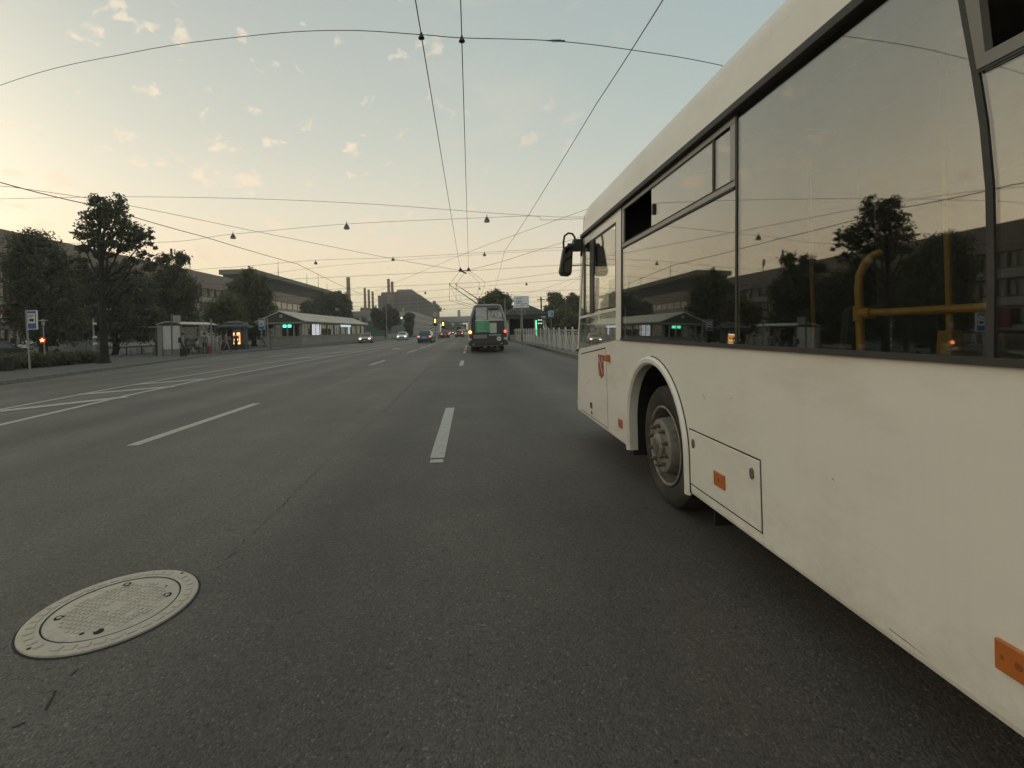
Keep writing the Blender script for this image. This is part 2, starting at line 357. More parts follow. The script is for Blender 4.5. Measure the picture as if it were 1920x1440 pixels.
struct(MB().quad((-62, 14, .146), (-24.6, 14, .146), (-27.5, 37, .146), (-62, 37, .146)), 'lawn', mat('lawn_soil', (.05, .058, .03), .95, var=.35, scale=2))
# --- right pavement
pr = struct(MB().quad((4.85, -10, .13), (60, -10, .13), (60, 420, .13), (4.85, 420, .13)), 'pavement', mat('pavement_right', (.12, .115, .10), .9, var=.18, scale=1.5))
for y in range(14, 72):
    put(stone, 'kerb_stone', pr, .012, loc=(4.72+.16, y, rnd.uniform(-.02, -.01))).rotation_euler = (0, 0, math.pi)

# ================================================================== MANHOLE
iron = mat('cast_iron', (.52, .465, .375), .72, metal=.15, var=.12, scale=7, bump=.25, bscale=90, dirt=((.24, .225, .185), 6, .52, .5))
dark = mat('dark_gap', (.012, .012, .011), .9, var=.2)
mh = thing('manhole_cover', 'round pale cast iron manhole cover set in the asphalt', 'manhole cover', (-1.955, 2.67, 0), R(-12)); mh.scale = (.89, .95, 1)
mb = MB().lathe([(.43, .0), (.428, .010), (.42, .013), (.335, .013), (.33, .004)], 72); fr = mb.build('frame', iron, mh, smooth=True)
pad = MB().prism([(-.018, -.023), (.018, -.023), (.02, .023), (-.02, .023)], .012, .0165, 'Z').mesh('rim_pad', iron)
for k in range(36):
    if k in (8, 27): continue
    q = 2*math.pi*k/36; o = put(pad, 'rim_pad', fr, loc=(.378*math.cos(q), .378*math.sin(q), 0)); o.rotation_euler = (0, 0, q)
cv = MB().lathe([(.327, .002), (.325, .0105), (.31, .0125), (.0001, .0125)], 72).build('cover', iron, mh, smooth=True)
MB().lathe([(.442, .0022), (.429, .0022)], 72, caps=False).build('joint', crk, mh)
MB().lathe([(.3345, .0131), (.327, .0131)], 72, caps=False).build('seam', dark, mh)
mb = MB()
for i in range(-8, 9):
    for j in range(-8, 9):
        x, y = i*.031, j*.031
        if math.hypot(x, y) > .25 or (abs(i) < 2 and abs(j) < 2) or rnd.random() < .06: continue
        mb.box(x-.009, x+.009, y-.009, y+.009, .0124, .0155)
o = mb.build('tread_pattern', iron, cv); o['kind'] = 'stuff'
for q in (.6, 2.2, 3.75, 5.3):
    x, y = .265*math.cos(q), .265*math.sin(q)
    b = MB().lathe([(.024, .0128), (.024, .0152), (.015, .0152), (.015, .0128)], 20, c=(x, y, 0)).build('bolt_ring', dark, cv)
    if q != 5.3: MB().lathe([(.012, .0128), (.012, .016), (.0001, .017)], 12, c=(x, y, 0)).build('bolt', iron, b)
    else: MB().lathe([(.02, .0153), (.0001, .0155)], 7, c=(x+.004, y, 0), caps=False).build('pick_hole', dark, b)
for x, y, r_ in ((.19, .0, .01), (.07, -.25, .013), (.12, .24, .008), (-.3, .12, .006)): MB().lathe([(r_, .0131), (.0001, .0133)], 8, c=(x, y, .0003), caps=False).build('pit', dark, cv)
for q in (1.35, 4.5): MB().lathe([(.011, .0136), (.0001, .0138)], 10, caps=False, c=(.405*math.cos(q), .405*math.sin(q), 0)).build('pit', dark, fr)

# ================================================================== THE BUS ALONGSIDE
BX = 1.43
white = mat('bus_white', (.80, .775, .71), .36, var=.04, scale=1.1, coat=.2, dirt=((.50, .44, .35), 1.5, .50, .30), stretch=(1, .55, 1.6))
def grime(m):
    t = m.node_tree; ns, ls = t.nodes, t.links; p = ns['Principled BSDF']; src = p.inputs['Base Color'].links[0].from_socket
    tcn = ns.new('ShaderNodeTexCoord'); sp_ = ns.new('ShaderNodeSeparateXYZ'); ls.new(tcn.outputs['Object'], sp_.inputs[0])
    mp = ns.new('ShaderNodeMapping'); mp.inputs['Scale'].default_value = (1, 9, .7); ls.new(tcn.outputs['Object'], mp.inputs[0])
    nz = ns.new('ShaderNodeTexNoise'); nz.inputs['Scale'].default_value = 1.2; nz.inputs['Detail'].default_value = 8; nz.inputs['Roughness'].default_value = .65; ls.new(mp.outputs[0], nz.inputs[0])
    n3 = ns.new('ShaderNodeTexNoise'); n3.inputs['Scale'].default_value = 7; n3.inputs['Detail'].default_value = 9; n3.inputs['Roughness'].default_value = .75; ls.new(tcn.outputs['Object'], n3.inputs[0])
    def mrg(x, a, b, c, d):
        r = ns.new('ShaderNodeMapRange'); ls.new(x, r.inputs[0])
        for i, q in enumerate((a, b, c, d)): r.inputs[i+1].default_value = q
        return r.outputs[0]
    def mm(op, a, b):
        n = ns.new('ShaderNodeMath'); n.operation = op; n.use_clamp = True
        for i, x in enumerate((a, b)):
            if isinstance(x, float): n.inputs[i].default_value = x
            else: ls.new(x, n.inputs[i])
        return n.outputs[0]
    splash = mm('MULTIPLY', mrg(sp_.outputs[2], .34, .62, .85, 0.), mrg(n3.outputs[0], .40, .66, 0., 1.))       # road splash spots above the skirt
    streak = mm('MULTIPLY', mrg(nz.outputs[0], .52, .78, 0., .07), mrg(n3.outputs[0], .3, .6, .4, 1.))             # rain streaks
    f_ = mm('ADD', mm('MULTIPLY', splash, .30), streak)
    mx = ns.new('ShaderNodeMix'); mx.data_type = 'RGBA'; ls.new(f_, mx.inputs[0]); ls.new(src, mx.inputs[6]); mx.inputs[7].default_value = (.30, .25, .185, 1); ls.new(mx.outputs[2], p.inputs['Base Color'])
    nb = ns.new('ShaderNodeTexNoise'); nb.inputs['Scale'].default_value = 1.7; nb.inputs['Detail'].default_value = 2; ls.new(tcn.outputs['Object'], nb.inputs[0])
    bp = ns.new('ShaderNodeBump'); bp.inputs['Strength'].default_value = .12; bp.inputs['Distance'].default_value = .02; ls.new(nb.outputs[0], bp.inputs['Height']); ls.new(bp.outputs[0], p.inputs['Normal'])
grime(white)
seal = mat('rubber_seal', (.035, .034, .03), .65, var=.25, scale=8)
alu = mat('window_frame', (.30, .295, .275), .45, metal=.25, var=.08)
blk = mat('black_plastic', (.018, .018, .017), .5, var=.2)
under = mat('underbody', (.010, .010, .010), .9, var=.3)
gl1 = glass('bus_glass', (.93, .93, .88), 2.35, .018, .97, .012)
amber = mat('amber_lens', (.48, .145, .03), .3, var=.1, scale=20, coat=.4)
amb_d = mat('amber_dark', (.27, .08, .018), .5)
yellow = mat('yellow_rail', (.38, .22, .02), .4, var=.1)
bus = thing('city_bus', 'large white city bus driving close alongside on the right', 'bus', (BX, 0, 0))
YR = -5.3
def yf(z): return 6.78-(z-.3)*.215 if z < 2.3 else 6.35-(z-2.3)*.25     # front edge of the side at height z
# lower side skin: outline with the wheel arch cut out
AC, AZ, AR = 3.945, .545, .60
def arch(c, r, n=22): return [(c+r*math.cos(math.pi*k/n), AZ+r*math.sin(math.pi*k/n)*.985) for k in range(n+1)]
CR_ = -2.05
out = [(YR, .335), (CR_-AR, .335)]+[(CR_-AR, AZ)]+arch(CR_, AR)[::-1][1:]+[(CR_+AR, .335), (AC-AR, .335), (AC-AR, AZ)]+arch(AC, AR)[::-1][1:]+[(AC+AR, .335), (yf(.335)-.03, .335), (yf(.4), .40), (yf(1.14), 1.145), (4.86, 1.30), (YR, 1.30)]
sp = MB().prism(out, 0, .03, 'X').build('side_panel', white, bus)
# turned-under skirt edge
mb = MB()
for a, b in ((YR, CR_-AR-.045), (CR_+AR+.045, AC-AR-.045), (AC+AR+.045, yf(.3)-.03)):
    mb.loft([[(0, y, .336), (.004, y, .318), (.022, y, .305), (.06, y, .30), (.06, y, .336)] for y in (a, b)])
mb.build('skirt_edge', white, bus, smooth=True)
# wheel arch lips
def lip(c):
    pts = [(c-AR, .30)]+[(c-AR, AZ)]+arch(c, AR)[::-1][1:-1]+[(c+AR, AZ), (c+AR, .30)]
    rings = []
    for i, (y, z) in enumerate(pts):
        d = Vector((y-c, max(z-AZ, 0))).normalized() if z > AZ else Vector((math.copysign(1, y-c), 0))
        def off(k): return (y+d.x*k, z+d.y*k)
        rings.append([(.07, *off(-.012)), (-.004, *off(-.012)), (-.022, *off(.004)), (-.024, *off(.034)), (-.012, *off(.05)), (.0, *off(.054)), (.035, *off(.02))])
    return MB().loft(rings)
for c in (AC, CR_): lip(c).build('arch_lip', white, bus, smooth=True)
MB().tube([(-.002, AC+(AR+.056)*math.cos(a), AZ+(AR+.056)*math.sin(a)*.985) for a in [math.pi*(.5+.5*k/12) for k in range(13)]]+[(-.002, AC-AR-.056, .32)], .0045, 5).build('arch_gap', dark, bus)
for c in (AC, CR_):                                              # wheel housing
    mb = MB(); pts = [(c-AR+.005, .25), (c-AR+.005, AZ)]+arch(c, AR-.005)[::-1][1:-1]+[(c+AR-.005, AZ), (c+AR-.005, .25)]
    mb.loft([[(x, y, z) for y, z in pts] for x in (.031, .75)], close=False); mb.prism(pts, .75, .76, 'X'); mb.build('wheel_housing', under, bus)
MB().box(.12, 2.38, YR+.1, CR_-AR, .27, .42).box(.12, 2.38, CR_+AR, AC-AR, .27, .42).box(.76, 1.74, CR_-AR, CR_+AR, .3, .42).box(.76, 1.74, AC-AR, AC+AR, .3, .42).box(.1, 2.4, AC+AR, 6.5, .29, .42).build('chassis', under, bus)
MB().box(.16, .55, AC-AR-.045, AC-AR-.03, .09, .42).build('mudflap', blk, bus)
# wheels
tyre_m = mat('tyre_rubber', (.030, .028, .025), .82, var=.25, scale=6, bump=.15, bscale=30, dirt=((.085, .075, .06), 3.5, .47, .6))
rim_m = mat('wheel_steel', (.26, .25, .215), .6, metal=.25, var=.25, scale=7, dirt=((.07, .06, .045), 6, .47, .75), bump=.2, bscale=40)
nut_m = mat('wheel_nut', (.15, .14, .115), .6, metal=.4, var=.35, scale=20)
def bus_wheel(x, y, s=1, dual=False):
    wh = MB().lathe([(.30, .29), (.34, .30), (.43, .295), (.468, .275), (.478, .22), (.48, .15), (.478, .08), (.468, .028), (.44, .004), (.40, -.004), (.345, .004), (.315, .012), (.305, .02), (.305, .29)], 56, 'X', caps=False).build('wheel', tyre_m, bus, smooth=True)
    wh.location = (x, y, .48)
    if s < 0: wh.rotation_euler = (0, 0, math.pi)
    r = MB().lathe([(.312, .008), (.312, .0), (.302, -.004), (.292, .004), (.286, .05), (.283, .115), (.262, .128), (.236, .122), (.222, .06), (.214, .0), (.206, -.028), (.192, -.036), (.10, -.030), (.098, -.040), (.0001, -.040)], 56, 'X', caps=False).build('rim', rim_m, wh, smooth=True)
    MB().lathe([(.098, -.030), (.095, -.052), (.082, -.064), (.05, -.068), (.0001, -.068)], 28, 'X').build('hub', rim_m, wh, smooth=True)
    MB().lathe([(.062, -.0685), (.055, -.074), (.0001, -.074)], 20, 'X').build('hub_cap', nut_m, wh, smooth=True)
    nut = MB().lathe([(.020, -.034), (.020, -.040), (.0155, -.042), (.0155, -.064), (.009, -.067), (.009, -.078), (.0001, -.08)], 6, 'X').mesh('wheel_nut', nut_m)
    hole = MB().lathe([(.024, 0), (.021, -.006), (.0001, -.006)], 14, 'X').mesh('hand_hole', dark)
    for k in range(10):
        q = 2*math.pi*(k+.5)/10; put(nut, 'wheel_nut', wh, loc=(0, .155*math.cos(q), .155*math.sin(q)))
        if k % 1 == 0:
            q2 = 2*math.pi*k/10; h_ = put(hole, 'hand_hole', wh, loc=(.092, .2295*math.cos(q2), .2295*math.sin(q2)))
            h_.rotation_euler = Matrix.Rotation(q2, 3, 'X').to_euler(); 
            h_.matrix_basis = Matrix.Translation((.066, .2265*math.cos(q2), .2265*math.sin(q2))) @ Matrix.Rotation(q2, 4, 'X') @ Matrix.Rotation(R(-77), 4, 'Z')
    return wh
bus_wheel(.085, AC); bus_wheel(2.415, AC, -1); bus_wheel(.085, CR_); bus_wheel(2.415, CR_, -1)
# upper side: gutter, cove panel, roof
gut = [(.0, 2.556), (-.009, 2.562), (-.009, 2.590), (-.004, 2.602), (.06, 2.602), (.06, 2.556)]
yt = yf(2.6)
MB().loft([[(x, y, z) for x, z in gut] for y in (YR, yt)]).build('rain_gutter', seal, bus, smooth=True)
prof = [(0, 2.603), (.004, 2.72), (.012, 2.82), (.026, 2.872), (.055, 2.902), (.12, 2.925), (.42, 2.97), (1.25, 3.02)]
prof = prof+[(2.5-x, z) for x, z in prof[::-1][1:]]
rings = [[(x, y, z) for x, z in prof] for y in (YR, 0, 3, 5.6)]
for t, sh in ((.0, .0), (.6, .0), (.9, .03), (1., .09)):
    rings.append([(x+(1.25-x)*.02*t, yf(min(z, 2.9))-.28+.28*t-.05*t*max(0, (z-2.62)), z-sh*(z-2.6)) for x, z in prof])
MB().loft(rings, close=False).build('roof', white, bus, smooth=True)
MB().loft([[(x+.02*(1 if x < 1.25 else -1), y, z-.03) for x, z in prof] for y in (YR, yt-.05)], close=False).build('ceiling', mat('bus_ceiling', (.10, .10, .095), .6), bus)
cpan = mat('ceiling_panel', (.55, .54, .50), .5)
MB().box(.06, 2.44, 4.72, 4.76, .46, 2.6).box(.2, 2.3, 4.72, 4.76, 2.6, 2.86).build('light_blocking_wall', under, bus)  # full-width wall added to stop windscreen light showing through the side windows
MB().box(.05, 2.45, 5.95, 6.3, 2.2, 2.6).build('light_blocking_box', under, bus)  # dark box added at the windscreen top to block its light
for y0 in (-3, -1.2, .7, 2.3, 3.9): MB().box(.85, 1.5, y0, y0+1.15, 2.90, 2.935).build('ceiling_panel', cpan, bus)
# side window bays  (slanted rubber joint between the 2nd and 3rd)
W1a, W1b, PJ = 4.66, 2.66, [(1.36, 1.30), (1.358, 1.55), (1.363, 1.79), (1.379, 1.97), (1.402, 2.13), (1.428, 2.28), (1.450, 2.42), (1.470, 2.556)]
class GL(MB):                                                 # parts of the glazing share its lean
    def mesh(s, name, m):
        s.v = [(a+(c-1.62)*TILT, b, c) for a, b, c in s.v]; return MB.mesh(s, name, m)
TILT = .032                                                   # the glazing leans inwards a little towards the roof
def pane(poly, x=.004, name='window', m=gl1):
    return GL().prism(poly, x, x+.006, 'X').build(name, m, bus)
zt, zb = 2.552, 1.322
lowp = pane([(W1b+.012, zb), (W1a, zb), (W1a, 2.165), (W1b+.012, 2.165)])
pane([(W1b-.012, zb), (W1b-.012, zt)]+[(y+.006, min(max(z, zb), zt)) for y, z in PJ[::-1]])
pane([(-.05, zb)]+[(y-.006, max(z, zb)) for y, z in PJ[:5]]+[(-.05, 2.115)])
for a in (-1.5, -2.95, -4.4, -5.28): pane([(a+.012, zb), ({-1.5: -.07, -2.95: -1.512, -4.4: -2.962, -5.28: -4.412}[a], zb), ({-1.5: -.07, -2.95: -1.512, -4.4: -2.962, -5.28: -4.412}[a], zt), (a+.012, zt)])
GL().box(-.008, .03, YR, W1a+.03, 1.300, 1.322).build('window_seal', seal, bus)
for y in (W1b, -.06, -1.506, -2.956, -4.406): GL().box(.0, .012, y-.009, y+.009, 1.323, 2.553).build('window_seal', seal, bus)
GL().add([p for y, z in PJ for p in ((.0, y-.010, z), (.0, y+.010, z), (.012, y+.010, z), (.012, y-.010, z))],
         [f for i in range(len(PJ)-1) for f in ((4*i, 4*i+1, 4*i+5, 4*i+4), (4*i+1, 4*i+2, 4*i+6, 4*i+5), (4*i+3, 4*i, 4*i+4, 4*i+7))]).build('window_seal', seal, bus)
# vent window 1 in its grey frame
def frame(name, y0, y1, z0, z1, t, m, x0=-.002, x1=.016, ti=None):
    return GL().box(x0, x1, y0, y1, z0, z0+t).box(x0, x1, y0, y1, z1-t, z1).box(x0, x1, y0, y0+(ti or t), z0+t, z1-t).box(x0, x1, y1-(ti or t), y1, z0+t, z1-t).build(name, m, bus, bevel=.003)
frame('vent_frame', W1b+.012, W1a, 2.172, 2.553, .036, alu, ti=.05)
GL().box(.0, .016, 2.90, 2.925, 2.21, 2.516).build('vent_mullion', seal, bus)
pane([(2.712, 2.21), (2.90, 2.21), (2.90, 2.50), (2.712, 2.50)], .004)
pane([(2.925, 2.21), (3.93, 2.21), (3.93, 2.516), (2.925, 2.516)], .008)
GL().box(-.006, .012, 3.86, 3.89, 2.30, 2.38).build('vent_handle', blk, bus)
GL().box(.019, .03, 3.925, 3.945, 2.21, 2.516).build('vent_seal', seal, bus)
GL().box(-.005, .0, W1b+.02, W1a-.02, 2.204, 2.211).box(-.005, 0, W1b+.02, W1a, 2.160, 2.170).build('vent_seal', seal, bus)
# vent window 2 behind the slanted joint
GL().prism([(1.392, 2.128), (1.434, 2.39), (1.459, 2.552), (1.418, 2.552), (1.394, 2.39), (1.370, 2.165), (-.05, 2.165), (-.05, 2.128)], -.004, .02, 'X').build('vent_frame', mat('window_frame_dull', (.20, .195, .175), .5, var=.1), bus)
GL().box(-.004, .02, -.05, 1.28, 2.515, 2.552).build('vent_frame', alu, bus)
GL().box(-.006, -.001, -.05, 1.39, 2.116, 2.124).build('vent_seal', seal, bus)
GL().box(.3, .31, .2, 1.5, 2.1, 2.58).build('air_duct', blk, bus)
GL().prism([(1.235, 2.085), (1.262, 2.105), (1.252, 2.118), (1.222, 2.118), (1.205, 2.09), (1.215, 2.062)], -.004, .0, 'X').build('sticker', blk, bus)
# white pillar, driver's window with sliding half
GL().box(-.003, .03, W1a+.03, 4.80, 1.302, 2.553).build('pillar', white, bus)
GL().box(.0, .03, W1a, W1a+.03, 1.322, 2.553).build('window_seal', seal, bus)
yq = lambda z: yf(z)-.065
GL().prism([(yf(1.14), 1.146), (yf(2.53), 2.553), (yf(2.53)-.06, 2.553), (yf(1.14)-.06, 1.152)], .0, .03, 'X').build('corner_post', white, bus)
GL().prism([(4.80, 2.46), (yf(2.46)-.06, 2.46), (yf(2.53)-.06, 2.553), (4.80, 2.553)], .0, .03, 'X').build('window_header', white, bus)
GL().prism([(4.80, 1.302), (4.86, 1.302), (4.86, 2.46), (4.80, 2.46)], .001, .03, 'X').build('window_jamb', white, bus)
pane([(4.86, 1.315), (yq(1.16), 1.165), (yq(2.46), 2.455), (4.86, 2.455)], .006)
GL().prism([(4.86, 1.59), (yq(1.55), 1.545), (yq(1.58), 1.575), (4.86, 1.62)], .0, .024, 'X').build('window_rail', white, bus)
GL().box(.0, .02, 5.74, 5.93, 1.58, 2.45).build('slider_post', blk, bus); GL().box(.0, .02, 6.18, 6.25, 1.59, 2.45).build('slider_post', blk, bus)
GL().box(.002, .018, 4.862, 4.885, 1.62, 2.45).box(.002, .018, 4.862, 5.8, 2.435, 2.456).box(.002, .02, 4.862, 5.85, 1.62, 1.632).build('slider_frame', seal, bus)
GL().box(.12, .2, 5.25, 5.55, 1.62, 1.95).build('driver_papers', mat('paper', (.7, .68, .62), .8), bus)
# bus front
rings = []
def plan(z): 
    f = yf(min(z, 2.95)); return [(0, f), (.02, f+.06), (.10, f+.16), (.35, f+.25), (1.25, f+.32), (2.15, f+.25), (2.40, f+.16), (2.48, f+.06), (2.5, f)]
def frontband(name, zs, m): MB().loft([[(x, y, z) for x, y in plan(z)] for z in zs], close=False).build(name, m, bus, smooth=True)
frontband('front_panel', (.30, .5, .8, 1.05), white); frontband('windscreen', (1.05, 1.5, 2.0, 2.35), gl1); frontband('destination_panel', (2.35, 2.5, 2.62), blk)
MB().box(.0, 2.5, YR-.06, YR, .33, 3.02).build('rear_panel', white, bus)
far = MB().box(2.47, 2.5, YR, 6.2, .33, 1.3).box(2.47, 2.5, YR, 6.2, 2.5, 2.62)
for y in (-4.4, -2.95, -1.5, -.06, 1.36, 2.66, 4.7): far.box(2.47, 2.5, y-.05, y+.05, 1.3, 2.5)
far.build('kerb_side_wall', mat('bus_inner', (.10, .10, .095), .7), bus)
MB().box(2.48, 2.486, YR, 6.2, 1.3, 2.5).build('window', glass('bus_glass_far', (.10, .10, .09), 1.5, 0, .8), bus)  # tint deepened so daylight beyond does not show through
MB().box(.04, 2.46, YR, CR_-AR, .422, .46).box(.765, 1.735, CR_-AR, CR_+AR, .422, .46).box(.04, 2.46, CR_+AR, AC-AR, .422, .46).box(.765, 1.735, AC-AR, AC+AR, .422, .46).box(.04, 2.46, AC+AR, 6.5, .422, .46).build('floor', under, bus)
seat_m = mat('bus_seat', (.030, .030, .035), .8, var=.3)
for x in (.55, 1.95):
    for y in (-3.4, -2.4, -1.3, -.2, .9, 2.4):
        MB().box(x-.22, x+.22, y, y+.45, .85, .93).prism([(y-.02, .9), (y+.06, .9), (y-.04, 1.5), (y-.10, 1.5)], x-.22, x+.22, 'X').build('seat', seat_m, bus, bevel=.03)
# yellow hand rails inside
def rail(pts, r=.0165): MB().tube(pts, r, 12).build('hand_rail', yellow, bus, smooth=True)
X1 = .29
rail([(X1, 2.19, 1.0), (X1, 2.19, 1.58), (X1+.004, 2.187, 1.63), (X1+.018, 2.175, 1.68), (X1+.045, 2.16, 1.715), (X1+.07, 2.155, 1.722)])
rail([(X1, 2.19, 1.462), (X1, 1.635, 1.464)]); MB().tube([(X1, 2.19, 1.43), (X1, 2.19, 1.495)], .024, 12).build('rail_clamp', yellow, bus); MB().tube([(X1, 2.20, 1.462), (X1, 2.12, 1.462)], .0235, 12).build('rail_clamp', yellow, bus)
rail([(1.2, 2.72, .5), (1.2, 2.72, 2.9)], .017); rail([(1.75, 4.6, .5), (1.75, 4.6, 2.9)], .017); rail([(1.2, -.5, .5), (1.2, -.5, 2.9)], .017)
MB().box(1.12, 1.2, 2.64, 2.80, 1.19, 1.36).build('ticket_box', yellow, bus, bevel=.01)
# fittings on the side
def mark(y, z, dy, dz):
    a = MB().box(-.014, .0, y-dy/2, y+dy/2, z-dz/2, z+dz/2).build('marker_lamp', amber, bus, bevel=.004)
    for k in (-.33, .0, .33): MB().lathe([(dz*.075 if k else dz*.13, -.0146), (.0001, -.0150)], 10, 'X', (0, y+dy*k, z), caps=False).build('screw', amb_d, a)
mark(2.885, .525, .125, .085); mark(4.80, .495, .10, .085); mark(1.305, .51, .125, .085)
MB().box(-.045, 0, 5.10, 5.21, 1.075, 1.145).build('side_indicator', amber, bus, bevel=.008)
MB().box(-.0015, .001, 2.475, 3.285, .742, .750).box(-.0015, .001, 2.475, 3.285, .378, .384).box(-.0015, .001, 2.475, 2.481, .384, .742).box(-.0015, .001, 3.281, 3.285, .384, .742).build('hatch_gap', dark, bus)
ht = MB().box(-.005, .0, 2.484, 3.278, .387, .739).build('service_hatch', white, bus, bevel=.003)
for y in (2.545, 3.215): 
    MB().prism([(y+.019*math.cos(R(k*60+30))*.85, .662+.031*math.sin(R(k*60+30))) for k in range(6)], -.016, -.004, 'X').build('latch', nut_m, ht, bevel=.004)
MB().box(-.0015, .001, 5.255, 5.262, .36, 1.20).box(-.0015, .001, 5.262, 6.5, .352, .359).build('panel_gap', mat('panel_gap', (.16, .15, .13), .8), bus)
MB().prism([(5.27, 1.202), (6.45, 1.082), (6.45, 1.094), (5.27, 1.214)], -.0015, .001, 'X').build('panel_gap', dark, bus)
MB().box(-.004, .0, 5.93, 6.03, .455, .525).build('fuel_flap', blk, bus, bevel=.003); MB().prism([(5.945, .47), (6.0, .475), (5.95, .505)], -.006, -.004, 'X').build('flap_pull', alu, bus)
MB().lathe([(.024, 0), (.02, -.005), (.0001, -.005)], 12, 'X', (0, 5.965, .405)).build('lock', blk, bus)
red_m = mat('shield_red', (.30, .055, .035), .5, var=.12)
cr = MB().prism([(5.37, 1.125), (5.37, .905), (5.40, .89), (5.445, .885), (5.475, .862), (5.505, .885), (5.55, .89), (5.58, .905), (5.58, 1.125)], -.004, 0, 'X').build('coat_of_arms', red_m, bus, label='red shield with two crossed white anchors')
lm = mat('shield_line', (.66, .60, .50), .5)
for s in (1, -1):
    c0 = 5.475
    MB().tube([(-.005, c0-s*.065, .92), (-.005, c0+s*.065, 1.085)], .0036, 5).tube([(-.005, c0+s*.065, 1.085), (-.005, c0+s*.085, 1.07), (-.005, c0+s*.08, 1.045)], .0036, 5).tube([(-.005, c0+s*.065, 1.085), (-.005, c0+s*.042, 1.10), (-.005, c0+s*.022, 1.09)], .0036, 5).tube([(-.005, c0-s*.085, .93), (-.005, c0-s*.045, .905)], .0036, 5).build('crossed_anchor', lm, cr)
scr = mat('scratch', (.22, .195, .155), .9)
for y, z, a, l_ in ((3.06, .985, .9, .03), (2.74, 1.02, .3, .012), (6.12, .76, -.5, .12), (1.98, .8, .3, .014), (1.66, .352, .03, .14), (2.86, .405, -.05, .22)):
    MB().prism([(y-l_/2, z-a*l_/2), (y+l_/2, z+a*l_/2), (y+l_/2, z+a*l_/2+.003), (y, z+.0035)], -.0012, 0, 'X').build('scratch', scr, bus)
# mirror on its hoop
mr_ = MB().tube([(.0, 6.22, 2.46), (-.16, 6.30, 2.47)], .035, 10).box(-.10, -.01, 6.2, 6.33, 2.40, 2.54).build('mirror_arm', blk, bus)
MB().tube([(-.07, 6.3, 2.5), (-.07, 6.3, 2.58), (-.10, 6.3, 2.625), (-.15, 6.3, 2.635), (-.20, 6.3, 2.60), (-.215, 6.3, 2.52), (-.215, 6.3, 2.44)], .013, 8).build('mirror_hoop', blk, bus, smooth=True)
hs = MB().prism([(-.125, 2.46), (-.19, 2.47), (-.225, 2.44), (-.285, 2.14), (-.262, 2.095), (-.16, 2.085), (-.13, 2.115), (-.105, 2.42)], 6.24, 6.36, 'Y').build('mirror_housing', blk, bus, bevel=.02)
MB().prism([(-.13, 2.44), (-.205, 2.44), (-.262, 2.14), (-.15, 2.12)], 6.232, 6.239, 'Y').build('mirror_glass', glass('mirror_dark', (.05, .05, .05), 1.6), bus)
MB().tube([(-.13, 6.3, 2.22), (.0, 6.26, 2.22)], .008, 6).build('mirror_stay', blk, bus)
for z in (1.13, ): MB().box(-.03, .0, yf(z)-.02, yf(z)+.02, z-.012, z+.012).build('side_clip', blk, bus)

# ================================================================== TREES
def px_lobes(Y, lobes, dy=1.0):
    out = []
    for l in lobes:
        u, v, ru, rv = l[:4]; off = l[4] if len(l) > 4 else 0.
        c = at(u, v, Y+off); k = (Y+off)/F; out.append((c, ru*k, (ru+rv)*.5*k*dy, rv*k))
    return out
def leaves(lobes, n, size, seed, inner=.25, clump=.55, flat=.0, droop=.0, wide=.62):
    g = np.random.default_rng(seed)
    vol = np.array([a*b*c for _, a, b, c in lobes])**.75; pr = vol/vol.sum()
    C = np.array([tuple(c) for c, *_ in lobes]); A = np.array([(a, b, c) for _, a, b, c in lobes])
    nc = max(30, n//22)
    idx = g.choice(len(lobes), nc, p=pr); d = g.normal(size=(nc, 3)); d /= np.linalg.norm(d, axis=1)[:, None]
    r = g.uniform(.42, 1.02, nc)**.5 * g.uniform(.86, 1.07, nc)
    cc = C[idx]+A[idx]*d*r[:, None]
    k = g.integers(0, nc, n); sp = clump*np.minimum(1., A[idx].min(axis=1))[k]*.45
    p = cc[k]+g.normal(size=(n, 3))*sp[:, None]*np.array([1, 1, .75])
    ni = int(n*inner*.25); ii = g.choice(len(lobes), ni, p=pr); di = g.normal(size=(ni, 3)); di /= np.linalg.norm(di, axis=1)[:, None]
    pi = C[ii]+A[ii]*di*(g.uniform(0, 1, ni)**.45*.74)[:, None]
    P = np.concatenate([p, pi]); sz = np.concatenate([size*g.uniform(.55, 1.3, n), np.full(ni, size*3.0)])
    m = len(P)
    a = g.normal(size=(m, 3)); a[:, 2] -= droop; a /= np.linalg.norm(a, axis=1)[:, None]
    b = g.normal(size=(m, 3)); b -= a*(a*b).sum(1)[:, None]; b /= np.linalg.norm(b, axis=1)[:, None]
    a *= sz[:, None]*.5; b *= sz[:, None]*.5*wide
    V = np.stack([P-a, P+b*.9-a*.1, P+a, P-b*.9-a*.1], 1).reshape(-1, 3)
    return V
def leafmesh(V, m):
    me = bpy.data.meshes.new('crown'); nq = len(V)//4
    me.vertices.add(len(V)); me.vertices.foreach_set('co', V.astype(np.float32).ravel())
    me.loops.add(len(V)); me.loops.foreach_set('vertex_index', np.arange(len(V), dtype=np.int32))
    me.polygons.add(nq); me.polygons.foreach_set('loop_start', np.arange(0, len(V), 4, dtype=np.int32)); me.polygons.foreach_set('loop_total', np.full(nq, 4, dtype=np.int32))
    me.update(calc_edges=True); me.materials.append(m); return me
bark = mat('bark', (.016, .014, .011), .95, var=.35, scale=7, bump=.8, bscale=14, stretch=(1, 1, .3))
leafA = leafmat('leaf_dark', (.118, .128, .080)); leafB = leafmat('leaf_mid', (.12, .135, .072)); leafC = leafmat('leaf_olive_sunlit', (.15, .155, .07)); leafD = leafmat('leaf_far', (.10, .10, .062))  # olive also raised to paint in sunset light on the right-hand trees
